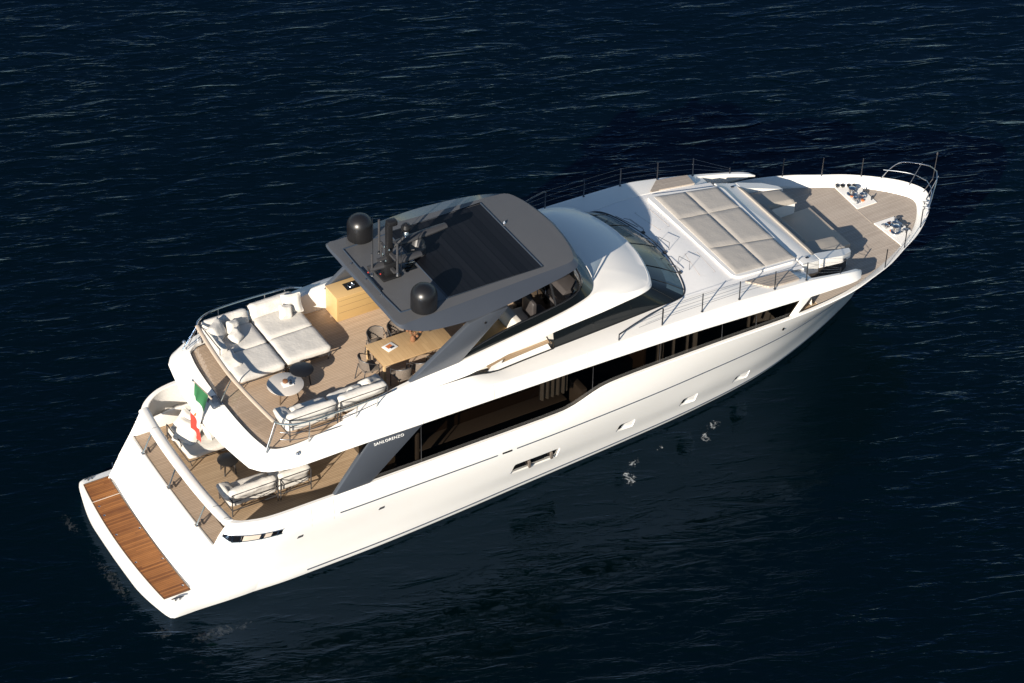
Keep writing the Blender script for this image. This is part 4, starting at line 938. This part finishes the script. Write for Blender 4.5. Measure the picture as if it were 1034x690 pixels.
mp('roof_hatch', 'ws', lambda b: box(b, 9.12, 9.46, -.12, .22, 6.487, 6.50, .005)); mp('horn', 'steel', lambda b: tube(b, [(9.35, .16, 6.53), (9.5, .16, 6.53)], [.02, .05], 10))
# raked grey legs of the hardtop
for side in (-1, 1):
    bm = new(); y = side*2.44
    prism(bm, [(7.90, y, 4.74), (8.02, y, 4.68), (9.46, y-side*.02, 4.86), (10.90, y+side*.04, 6.24), (10.35, y+side*.04, 6.24), (9.72, y+side*.02, 6.10)], (0, -side*.14, 0), .025); LG = link('hardtop_leg', bm, 'grey', HT, ang=30)
    bm = new(); lathe(bm, (10.10, side*2.335, 0), [(.03, 0)], 6) if False else tube(bm, [(10.2, side*2.485, 5.98), (10.2, side*2.40, 5.98)], .035, 12); link('leg_bolt', bm, 'black', LG)
# main deck fin with raised lettering
for side in (-1, 1):
    bm = new(); prism(bm, [(5.28, side*3.20, 2.54), (6.35, side*3.20, 2.56), (8.10, side*3.12, 3.96), (6.45, side*3.10, 3.94)], (0, -side*.14, 0), .03); FN = link('main_deck_fin', bm, 'grey', Y, ang=30)
    if side < 0:
        cu = bpy.data.curves.new('lt', 'FONT'); cu.body = 'SANLORENZO'; cu.size = .125; cu.extrude = .006; cu.space_character = 1.12
        to = bpy.data.objects.new('lt', cu); COL.objects.link(to); dg = bpy.context.evaluated_depsgraph_get(); dg.update()
        me = bpy.data.meshes.new_from_object(to.evaluated_get(dg)); bpy.data.objects.remove(to); me.materials.clear(); me.materials.append(M['paper'])
        lo = bpy.data.objects.new('lettering', me); COL.objects.link(lo); lo.parent = FN
        lo.location = (6.52, -3.128, 3.72); lo.rotation_euler = (R(87), 0, 0)

# helm area under the hardtop: wind deflector, seats, console
FH = bpy.data.objects.new('flybridge_windscreen', None); COL.objects.link(FH); FH.parent = Y
base = catmull([(9.4, 2.38, 4.90), (10.9, 2.31, 5.04), (12.3, 2.25, 5.18), (13.2, 2.14, 5.26), (13.75, 1.98, 5.32), (14.05, 1.65, 5.33), (14.22, 1.2, 5.34), (14.33, .6, 5.35), (14.36, 0, 5.355)], 60)
midb = catmull([(9.75, 2.34, 5.10), (10.95, 2.27, 5.33), (12.3, 2.20, 5.46), (13.1, 2.10, 5.53), (13.52, 1.92, 5.58), (13.72, 1.6, 5.62), (13.82, 1.2, 5.65), (13.9, .6, 5.66), (13.92, 0, 5.66)], 60)
bm = new(); bb = fullc(base); mm = fullc(midb); grid(bm, [bb, mm])
for f in bm.faces: f.material_index = 1 if f.calc_center_median().x > 13.75 else 0
link('dark_lower_band', bm, None, FH, ang=50, mats=['ws', 'teal'])
topg = catmull([(13.2, 2.0, 5.52), (13.30, 1.9, 5.9), (13.38, 1.6, 6.2), (13.4, 1.1, 6.3), (13.42, .5, 6.32), (13.42, 0, 6.32)], 20); botg = catmull([(13.2, 2.07, 5.52), (13.55, 1.88, 5.58), (13.72, 1.6, 5.62), (13.82, 1.2, 5.65), (13.9, .6, 5.66), (13.92, 0, 5.66)], 20)
bm = new(); grid(bm, [fullc(botg), fullc(topg)]); link('front_pane', bm, 'flyglass', FH, ang=50)
for side in (-1, 1):
    bm = new(); tube(bm, [Vector((p.x, side*p.y, p.z)) for p in catmull([(9.75, 2.35, 5.11), (10.95, 2.28, 5.34), (12.3, 2.21, 5.47), (13.1, 2.11, 5.54), (13.42, 1.98, 5.62), (13.5, 1.85, 5.85), (13.36, 1.78, 6.25)], 30)], .025, 6); link('pane_frame', bm, 'black', FH)
    bm = new(); tube(bm, [(12.55, side*2.18, 5.48), (12.45, side*2.0, 6.2)], .03, 6); link('pane_frame', bm, 'black', FH)
HM = bpy.data.objects.new('helm_station', None); COL.objects.link(HM); HM.parent = Y
bm = new(); box(bm, 13.0, 13.75, -1.7, 1.7, 4.06, 5.15, .06); link('dashboard', bm, 'blackgloss', HM)
bm = new(); prism(bm, [(12.95, -1.5, 4.9), (13.3, -1.5, 5.25), (13.75, -1.5, 5.3), (13.75, -1.5, 4.8)], (0, 1.5, 0), .02); link('instrument_panel', bm, 'leather', HM)
bm = new(); c = Vector((12.88, -.9, 5.0)); tube(bm, [c+Vector((.06*math.sin(a), .19*math.cos(a), .19*math.sin(a))) for a in [i*math.pi/10 for i in range(20)]], .014, 6, closed=True); link('steering_wheel', bm, 'steel_dark', HM)

# ------------------------------------------------------------------ loose furniture
def frame_legs(bm, x0, x1, y0, y1, h, r=.014, splay=.05):
    for x in (x0, x1):
        for y in (y0, y1):
            s1 = splay*(1 if x > (x0+x1)/2 else -1); tube(bm, [(x, y, h), (x-s1, y, 0)], r, 6)
F0 = 4.06; C0 = 1.56
G_DAY = 'daybed modules on the flybridge'
def daybed(label, loc, L_, W_, arm):
    t = thing('daybed_module', label, 'daybed', loc, 0, G_DAY)
    bm = new(); frame_legs(bm, .06, L_-.06, .06, W_-.06, .2); 
    for y in (.03, W_*.5, W_-.03): tube(bm, [(.02, y, .2), (L_-.02, y, .2)], .014, 6)
    for x in (.02, L_-.02): tube(bm, [(x, .02, .2), (x, W_-.02, .2)], .014, 6)
    link('frame', bm, 'charcoal', t)
    h = W_*.46
    bm = new(); cushion(bm, (L_/2, h/2, .33), (L_, h-.01, .24), puff=.22, seed=1+loc[0], n=16, wob=.022); link('front_cushion', bm, 'fabric', t, ang=60)
    bm = new(); cushion(bm, (L_/2, h+(W_-h-.28)/2, .33), (L_, W_-h-.26, .24), puff=.22, seed=2+loc[0], n=16, wob=.022); link('rear_cushion', bm, 'fabric', t, ang=60)
    bm = new(); cushion(bm, (L_/2, W_-.16, .52), (L_-.04, .50, .26), 0, (R(68), 0), puff=.35, seed=3+loc[0], n=14, wob=.06); link('backrest_cushion', bm, 'fabric', t, ang=60)
    if arm:
        bm = new(); cushion(bm, (.12, h+.52, .50), (.24, 1.0, .34), puff=.4, seed=6, n=10, wob=.06); link('arm_cushion', bm, 'fabric', t, ang=60)
        bm = new(); cushion(bm, (.14, h*.75, .44), (.42, .7, .14), 0, (0, R(-18)), puff=.6, seed=7, n=10, wob=.08); link('side_roll', bm, 'fabric', t, ang=60)
        bm = new(); tube(bm, [(.0, h+.05, .05), (.0, h+.05, .62), (.0, W_-.1, .62), (.0, W_-.1, .05)], .014, 6); link('arm_frame', bm, 'charcoal', t)
    bm = new(); tube(bm, [(.04, W_+.02, .05), (.04, W_+.06, .62), (L_-.04, W_+.06, .62), (L_-.04, W_+.02, .05)], .014, 6); link('back_frame', bm, 'charcoal', t)
    return t
daybed('white deep daybed at the aft rail of the flybridge with three pillows', (4.28, .18, F0), 1.38, 2.42, True)
daybed('white deep daybed beside the oak cabinet with two pillows in its corner', (5.70, .26, F0), 1.38, 2.42, False)
pillow('pillow', 'large white pillow leaning in the aft corner of the flybridge daybed', (4.55, 2.03, F0+.66), 0.56, R(38), (R(58), R(0)), 1)
pillow('pillow', 'small white pillow behind the foremost of the aft daybed pillows', (5.02, 2.08, F0+.60), 0.38, R(10), (R(62), R(12)), 2)
pillow('pillow', 'small white pillow lying in front on the aft daybed', (4.93, 1.72, F0+.56), 0.38, R(30), (R(52), R(-14)), 3)
pillow('pillow', 'small white pillow in front on the daybed by the oak cabinet', (6.58, 2.02, F0+.60), 0.38, R(-8), (R(60), R(8)), 4)
pillow('pillow', 'large white pillow at the cabinet end of the flybridge daybed', (6.86, 2.20, F0+.66), 0.52, R(-22), (R(64), R(-8)), 5)

def round_table(name, label, loc, r, h, top, legs, edge='charcoal'):
    t = thing(name, label, 'table', loc, .3, 'round side tables')
    bm = new(); lathe(bm, (0, 0, h-.035), [(r*.9, 0), (r, .012), (r, .03), (r-.008, .035)], 48); link('table_top', bm, top, t, ang=40)
    for k in range(legs):
        a = k*2*math.pi/legs+.4; bm = new(); tube(bm, [(math.cos(a)*r*.62, math.sin(a)*r*.62, h-.03), (math.cos(a)*r*.78, math.sin(a)*r*.78, 0)], [.024, .018], 8); link('leg', bm, edge, t)
    bm = new(); tube(bm, [(math.cos(a)*r*.62, math.sin(a)*r*.62, h-.05) for a in [i*math.pi/8 for i in range(16)]], .01, 6, closed=True); link('apron', bm, edge, t)
    return t
round_table('coffee_table', 'round pale stone coffee table with tray on the flybridge', (5.25, -.57, F0), .49, .43, 'table_top', 4, 'brown')
round_table('side_table', 'round black side table behind the pale coffee table', (5.90, -.24, F0), .32, .45, 'black', 4, 'black')
round_table('side_table', 'round black side table on the lower aft deck', (3.80, .10, C0), .29, .43, 'black', 4)
t = thing('tray', 'white tray with small bowl and glasses on the pale coffee table', 'tray', (5.30, -.60, F0+.432), -.1)
bm = new(); box(bm, -.15, .15, -.11, .11, 0, .02, .005); link('tray_base', bm, 'paper', t)
bm = new(); lathe(bm, (-.05, .03, .02), [(.03, 0), (.07, .04), (.075, .09), (.05, .10)], 14); link('bowl', bm, 'leafbrown', t)
bm = new(); lathe(bm, (.08, .0, .02), [(.03, 0), (.04, .01), (.04, .07), (.03, .08)], 12); lathe(bm, (.06, -.07, .02), [(.03, 0), (.04, .01), (.04, .05)], 12); link('glass', bm, 'steel_dark', t)

def sofa(label, loc, rz, L_, D_, legh, arm, grp):
    """back along +y side... local: seat faces -y, back at y = D_"""
    t = thing('sofa_module', label, 'sofa', loc, rz, grp)
    bm = new()
    for x in (.03, L_-.03):
        tube(bm, [(x, .05, legh+.05), (x-.02, .03, 0)], .014, 6); tube(bm, [(x, D_, 0), (x, D_+.02, .74)], .016, 6); tube(bm, [(x, .05, legh), (x, D_, legh)], .014, 6)
    for z in (.74, .50): tube(bm, [(.03, D_+.02, z), (L_-.03, D_+.02, z)], .014, 6)
    tube(bm, [(.03, D_, legh), (L_-.03, D_, legh)], .014, 6); tube(bm, [(.03, .04, legh), (L_-.03, .04, legh)], .014, 6)
    tube(bm, [(.03, D_+.02, legh), (L_-.03, D_+.02, .74)], .008, 6); tube(bm, [(.03, D_+.02, .5), (L_-.03, D_+.02, legh)], .008, 6)
    link('frame', bm, 'charcoal', t)
    bm = new(); cushion(bm, (L_/2, D_*.46, legh+.13), (L_, D_*.9, .24), puff=.22, seed=L_*3+rz, n=14, wob=.04); link('seat_cushion', bm, 'fabric', t, ang=60)
    bm = new(); cushion(bm, (L_/2, D_-.16, legh+.38), (L_-.02, .52, .24), 0, (R(66), 0), puff=.35, seed=L_*5+1, n=14, wob=.06); link('backrest_cushion', bm, 'fabric', t, ang=60)
    if arm:
        x = L_-.12 if arm > 0 else .12
        bm = new(); cushion(bm, (x, D_*.45, legh+.30), (.42, D_*.78, .2), 0, (0, R(-20*arm)), puff=.7, seed=9+arm, n=10, wob=.08); link('arm_cushion', bm, 'fabric', t, ang=60)
        x = L_-.02 if arm > 0 else .02
        bm = new(); tube(bm, [(x, .1, legh), (x, .1, .5), (x, D_, .56)], .014, 6); tube(bm, [(x, .1, .5), (x, D_, legh)], .008, 6); link('arm_frame', bm, 'charcoal', t)
    return t
# local frame turned by 180 degrees: back to starboard (y negative), x runs aft
G1 = 'white sofas along the starboard side'
sofa('aft half of the white sofa by the flybridge starboard rail', (5.92, -1.44, F0), math.pi, 1.45, .86, .2, 1, G1)
sofa('forward half of the white sofa on the flybridge, nearest the dining table', (7.42, -1.42, F0), math.pi, 1.45, .84, .2, -1, G1)
sofa('aft half of the white sofa by the lower starboard bulwark', (4.46, -.76, C0), math.pi, 1.40, .86, .2, 1, G1)
sofa('forward half of the white sofa on the lower deck, partly under the overhang', (5.44, -.76, C0), math.pi, .96, .86, .2, 0, G1)
pillow('pillow', 'large white pillow at the forward end of the flybridge starboard sofa', (7.08, -1.75, F0+.58), .5, .4, (R(-40), R(20)), 11)
pillow('pillow', 'small white pillow on the forward half of the flybridge starboard sofa', (6.62, -1.85, F0+.56), .36, .1, (R(-50), R(10)), 12)
pillow('pillow', 'small white pillow at the aft end of the flybridge starboard sofa', (4.95, -1.80, F0+.54), .36, .2, (R(-45), 0), 13)
pillow('pillow', 'small white pillow on the lower starboard sofa', (3.75, -1.30, C0+.54), .36, .2, (R(-45), 0), 14)
pillow('pillow', 'white pillow on the lower sofa half hidden under the overhang', (4.75, -1.28, C0+.54), .4, .2, (R(-45), 0), 15)
# port sofa of the cockpit
t = thing('sofa_module', 'white chaise sofa with grey seat rim on the lower deck, port side', 'sofa', (2.95, .72, C0), 0, 'sofas on the lower aft deck')
bm = new(); L_, W_ = 2.2, 1.42
frame_legs(bm, .04, L_-.04, .04, W_-.04, .2)
for y in (.02, W_-.02): tube(bm, [(.0, y, .2), (L_, y, .2)], .014, 6)
for x in (.0, L_): tube(bm, [(x, .02, .2), (x, W_, .2)], .014, 6)
link('frame', bm, 'charcoal', t)
bm = new(); tube(bm, [(.0, .5, .2), (.0, .5, .52), (.0, W_-.02, .52), (.0, W_-.02, .0)], .016, 6); link('arm_frame', bm, 'charcoal', t)
bm = new(); cushion(bm, (L_/2, W_/2, .33), (L_, W_-.02, .22), puff=.2, seed=20, n=16, wob=.04); link('seat_cushion', bm, 'fabric', t, ang=60)
bm = new(); cushion(bm, (L_/2+.2, W_-.16, .55), (L_-.5, .5, .24), 0, (R(66), 0), puff=.4, seed=21, n=14, wob=.06); link('backrest_cushion', bm, 'fabric', t, ang=60)
pillow('pillow', 'large white pillow at the aft end of the lower port sofa', (3.25, 1.42, C0+.62), .66, .5, (R(10), R(-48)), 22, .2)
pillow('pillow', 'second large white pillow behind the first on the lower port sofa', (3.38, 1.72, C0+.72), .58, .1, (R(30), R(-50)), 23, .2)
pillow('pillow', 'white pillow standing below the flag on the lower port sofa', (3.85, 1.30, C0+.62), .52, .9, (R(60), R(10)), 24, .18)
pillow('pillow', 'white pillow at the back of the lower port sofa beside the flag', (4.05, 1.75, C0+.66), .52, .2, (R(64), 0), 25, .18)

# bar cabinet
t = thing('bar_cabinet', 'light oak bar cabinet with black cooktop under the hardtop edge', 'cabinet', (7.92, 1.60, F0))
bm = new(); box(bm, 0, 1.42, 0, .66, .03, .80, .006); box(bm, .03, 1.39, .03, .63, 0, .03); link('body', bm, 'oak', t)
bm = new(); box(bm, -.01, 1.43, -.01, .67, .80, .83, .006); link('counter', bm, 'wood' if False else 'oak', t)
bm = new(); box(bm, .42, .80, .18, .50, .832, .842, .002); link('cooktop', bm, 'black', t)
bm = new(); tube(bm, [(.61+.09*math.cos(a), .34+.09*math.sin(a), .855) for a in [i*math.pi/8 for i in range(16)]], .010, 6, closed=True); tube(bm, [(.61, .34, .845), (.7, .30, .87)], .012, 6); link('burner', bm, 'steel', t)
for z in (.30, .52, .70):
    bm = new(); box(bm, .06, 1.36, -.003, .0, z, z+.006); link('drawer_gap', bm, 'brown', t)

# dining table, objects on it and chairs
t = thing('dining_table', 'long teak dining table on the flybridge beside the grey leg', 'table', (7.68, -1.50, F0))
bm = new(); box(bm, 0, 2.2, 0, 1.04, .70, .74, .01); link('table_top', bm, 'wood', t)
for (x, y) in ((.06, .06), (.06, .98), (2.14, .06), (2.14, .98)):
    bm = new(); box(bm, x-.035, x+.035, y-.035, y+.035, 0, .70, .008); link('leg', bm, 'wood', t)
bm = new(); box(bm, .1, 2.1, .08, .10, .62, .70); box(bm, .1, 2.1, .94, .96, .62, .70); link('apron', bm, 'brown', t)
t = thing('magazine', 'white magazine with orange cover picture on the dining table', 'magazine', (8.22, -.86, F0+.742), .25)
bm = new(); box(bm, -.17, .17, -.14, .14, 0, .015, .002); link('cover', bm, 'paper', t)
bm = new(); box(bm, -.09, .08, -.05, .09, .016, .018); link('cover_picture', bm, 'orange', t); bm = new(); box(bm, -.03, .10, -.09, -.02, .016, .019); link('cover_dark_block', bm, 'groove', t)  # dark navy rectangle overlapping the cover picture
t = thing('vase', 'small vase of dried brown flowers on the dining table', 'vase', (8.88, -.93, F0+.742))
bm = new(); lathe(bm, (0, 0, 0), [(.05, 0), (.08, .05), (.07, .13), (.03, .18), (.035, .2)], 16); link('vase_body', bm, 'leafbrown', t)
bm = new(); random.seed(5)
for i in range(9):
    a = random.random()*6.28; e = Vector((math.cos(a)*(.12+.12*random.random()), math.sin(a)*(.12+.12*random.random()), .28+.16*random.random())); tube(bm, [(0, 0, .18), e*.6+Vector((0, 0, .1)), e], .004, 5)
    lathe(bm, e, [(.01, -.03), (.04, 0), (.045, .03), (.015, .06)], 8)
link('dried_flowers', bm, 'leafbrown', t)

G_CH = 'woven dining chairs around the teak table'
def chair(label, loc, rz):
    t = thing('dining_chair', label, 'chair', loc, rz, G_CH)
    bm = new(); box(bm, -.23, .23, -.22, .22, .42, .46, .015); link('seat', bm, 'rope', t)
    # curved woven back
    bm = new(); a, b = [], []
    for i in range(13):
        th = R(-65+130*i/12); a.append((-.26*math.cos(th)-.02, .28*math.sin(th), .82-.06*abs(math.sin(th))**2)); b.append((-.24*math.cos(th)+.02, .26*math.sin(th), .50))
    for k in range(7):
        t_ = k/6; tube(bm, [Vector(p).lerp(Vector(q), t_) for p, q in zip(a, b)], .015, 5)
    grid(bm, [[Vector(p)*1. for p in a], b]); link('backrest', bm, 'rope', t)
    bm = new(); tube(bm, [Vector(p)+Vector((0, 0, .01)) for p in a], .016, 6); tube(bm, [a[0], (.18, -.25, .62), (.22, -.22, .0)], .014, 6); tube(bm, [a[-1], (.18, .25, .62), (.22, .22, .0)], .014, 6); link('arm_frame', bm, 'charcoal', t)
    for y in (-.2, .2):
        bm = new(); tube(bm, [(-.2, y, .5), (-.30, y*1.1, 0)], .014, 6); link('leg', bm, 'charcoal', t)
    return t
ch = chair('woven dining chair on the far side, nearest the oak cabinet corner', (8.18, -.22, F0), R(-90))
dup(ch, (8.80, -.22, F0), R(-90), 'second woven chair on the far side of the dining table')
dup(ch, (9.40, -.22, F0), R(-90), 'third woven chair on the far side, under the hardtop')
dup(ch, (7.50, -1.0, F0), 0, 'woven dining chair at the aft end of the teak table')
dup(ch, (8.12, -1.72, F0), R(90), 'woven dining chair on the near side beside the table leg')
dup(ch, (8.72, -1.72, F0), R(90), 'middle woven chair on the near side, partly behind the grey leg')
dup(ch, (9.32, -1.72, F0), R(90), 'foremost near-side woven chair, mostly behind the grey leg')

# lounge and helm seats under the hardtop
t = thing('flybridge_lounge', 'white upholstered lounge with oak base under the hardtop', 'sofa', (11.0, -1.9, F0))
bm = new(); box(bm, -.5, .45, 0, 1.1, 0, .62, .01); link('base', bm, 'oak', t)
bm = new(); cushion(bm, (.60, .5, .78), (.28, 1.1, .5), puff=.15, seed=30, n=8, wob=.02); link('backrest', bm, 'fabric', t, ang=60)
bm = new(); cushion(bm, (1.05, .5, .55), (.6, 1.1, .25), puff=.15, seed=31, n=8, wob=.02); link('seat_cushion', bm, 'fabric', t, ang=60)
for i, (y, lab) in enumerate(((-1.35, 'dark leather helm seat nearest the starboard window'), (-.4, 'dark leather helm seat further from the starboard window'))):
    t = thing('helm_seat', lab, 'seat', (12.45, y, F0), 0, 'helm seats under the hardtop')
    bm = new(); box(bm, -.1, .1, -.1, .1, 0, .5, .02); link('pedestal', bm, 'black', t)
    bm = new(); cushion(bm, (.05, 0, .62), (.55, .6, .2), puff=.2, seed=i, n=8, wob=.02); link('seat', bm, 'leather', t, ang=60)
    bm = new(); cushion(bm, (-.22, 0, .95), (.14, .58, .6), puff=.1, seed=i+3, n=8, wob=.02); link('backrest', bm, 'leather', t, ang=60)

# sunpad cushions: two rows of three
pl_name = [['port aft', 'centre aft', 'starboard aft'], ['port forward', 'centre forward', 'starboard forward']]
def soft_quad(bm, P, z0, th, puff, seed, n=14):
    """cushion filling a four-sided plan outline"""
    T_, B_ = [], []
    for i in range(n+1):
        a, b = [], []
        for j in range(n+1):
            u, v = i/n, j/n
            u2 = .5-.5*math.cos(math.pi*u)*1. if 0 else u
            p = Vector(P[0]).lerp(Vector(P[1]), u).lerp(Vector(P[3]).lerp(Vector(P[2]), u), v)
            e = 1-max(abs(2*u-1), abs(2*v-1))**26*.7; z = z0(p.x)+th*e+puff*(1-(2*u-1)**2)*(1-(2*v-1)**2)+noise.noise(Vector((p.x*4, p.y*4, seed)))*.006
            # inset the border slightly to leave a seam
            cx = sum(q[0] for q in P)/4; cy = sum(q[1] for q in P)/4
            a.append(Vector((p.x, p.y, z))); b.append(Vector((p.x, p.y, z0(p.x))))
        T_.append(a); B_.append(b)
    vt = grid(bm, T_); vb = grid(bm, B_)
    def rim(V): return [V[i][0] for i in range(n)]+[V[n][j] for j in range(n)]+[V[n-i][n] for i in range(n)]+[V[0][n-j] for j in range(n)]
    r1_, r2_ = rim(vt), rim(vb); m = len(r1_)
    for k in range(m): bm.faces.new((r1_[k], r1_[(k+1) % m], r2_[(k+1) % m], r2_[k]))
xa = lambda y: 18.44-.0*y; 
yb = [(2.14, 1.98), (.86, .84), (-.74, -.90), (-2.12, -1.98)]   # seam positions aft / forward
def pt(u, k):
    ya, yf = yb[k]; x0 = 18.47; x1 = 20.60+.0*k; return (x0+(x1-x0)*u, ya+(yf-ya)*u)
for c_ in range(2):
    for k in range(3):
        u0, u1 = (0, .49) if c_ == 0 else (.49, 1.); g = .008
        P = [pt(u0+g, k), pt(u1-g, k), pt(u1-g, k+1), pt(u0+g, k+1)]
        P = [(P[0][0], P[0][1]-.01), (P[1][0], P[1][1]-.01), (P[2][0], P[2][1]+.01), (P[3][0], P[3][1]+.01)]
        bm = new(); soft_quad(bm, [(x, y, 0) for x, y in P], lambda x: padz(x)+.022, .045, .008, c_*3+k)
        o = link('sunpad_cushion', bm, 'pad', ang=50); tag(o, 'beige foredeck sunpad cushion, %s of the six' % pl_name[c_][k], 'cushion', 'six beige cushions of the foredeck sunpad')
# bow seat cushions
def tagc(o, lab): return tag(o, lab, 'cushion', 'cushions of the bow seat')
for side, nm in ((-1, 'starboard'), (1, 'port')):
    bm = new(); soft_quad(bm, [(21.40, side*.98, 0), (22.76, side*.98, 0), (22.70, side*1.66, 0), (21.40, side*1.80, 0)], lambda x: 3.60-.12*(x-21.4), .13, .03, 41+side)
    tagc(link('seat_cushion', bm, 'taupe', ang=60), 'taupe cushion on the %s arm of the bow seat' % nm)
    bm = new(); cushion(bm, (21.56, side*.53, 3.58), (.20, 1.02, .50), 0, (0, R(-14)), puff=.12, seed=45+side, n=10, wob=.02)
    tagc(link('back_cushion', bm, 'taupe', ang=60), 'taupe %s back cushion of the bow seat' % nm)
bm = new(); cushion(bm, (21.80, 0, 3.24), (.55, 2.0, .2), puff=.15, seed=47, n=12, wob=.02); tagc(link('bench_cushion', bm, 'taupe', ang=60), 'long taupe bench cushion across the bow seat')
bm = new(); P = [(21.25, -1.9, 0), (21.36, -1.86, 0), (21.36, 1.86, 0), (21.25, 1.9, 0)]; soft_quad(bm, P, lambda x: bt(x)+.0, .04, .015, 3); tagc(link('headrest_cushion', bm, 'taupe', ang=60), 'long narrow padded headrest between sunpad and bow seat')

# flag on its raked staff
t = thing('flag', 'green, white and red flag drooping from a wooden staff over the stern', 'flag', (3.49, .11, 4.10))
bm = new(); tube(bm, [(0, 0, 0), (-.28, 0, .45), (-.56, 0, .90)], [.028, .026, .018], 10); link('staff', bm, 'sand', t)
bm = new(); lathe(bm, (-.57, 0, .90), [(.02, 0), (.03, .02), (.02, .05)], 10); link('staff_cap', bm, 'steel', t)
bm = new(); nu, nv = 14, 40; V = []; random.seed(2)
for j in range(nv+1):
    v = j/nv; r = []
    for i in range(nu+1):
        u = i/nu
        hx, hz = -.54+.36*u, .85-.56*u                       # points along the staff
        k_ = min(1, v*1.7); k_ = k_*k_*(3-2*k_)
        xx = hx+(-.60-.05*u-hx)*k_; zz = hz-v*(1.62-.45*u)
        yy = -.03+(-.6*(u-.35)-.02)*k_-.04*math.sin(u*8+v*4)*min(1, v*3)+.02*math.sin(v*12)
        r.append(Vector((xx+.035*math.sin(u*10+v*5)*min(1, v*2), yy, zz)))
    V.append(r)
vs = grid(bm, V); bm.faces.ensure_lookup_table()
for k, f in enumerate(bm.faces):
    j = k//nu; f.material_index = 0 if j < nv*.26 else (1 if j < nv*.58 else 2)
cl = link('cloth', bm, None, t, ang=70, mats=['green', 'flagwhite', 'flagred'])
bm = new(); lathe(bm, (0, 0, 0), [(.05, 0), (.052, .004), (.02, .006)], 12); bm.transform(Matrix.Translation((-.60, -.12, -.12)) @ Matrix.Rotation(R(90), 4, 'X')); link('crest', bm, 'orange', cl)
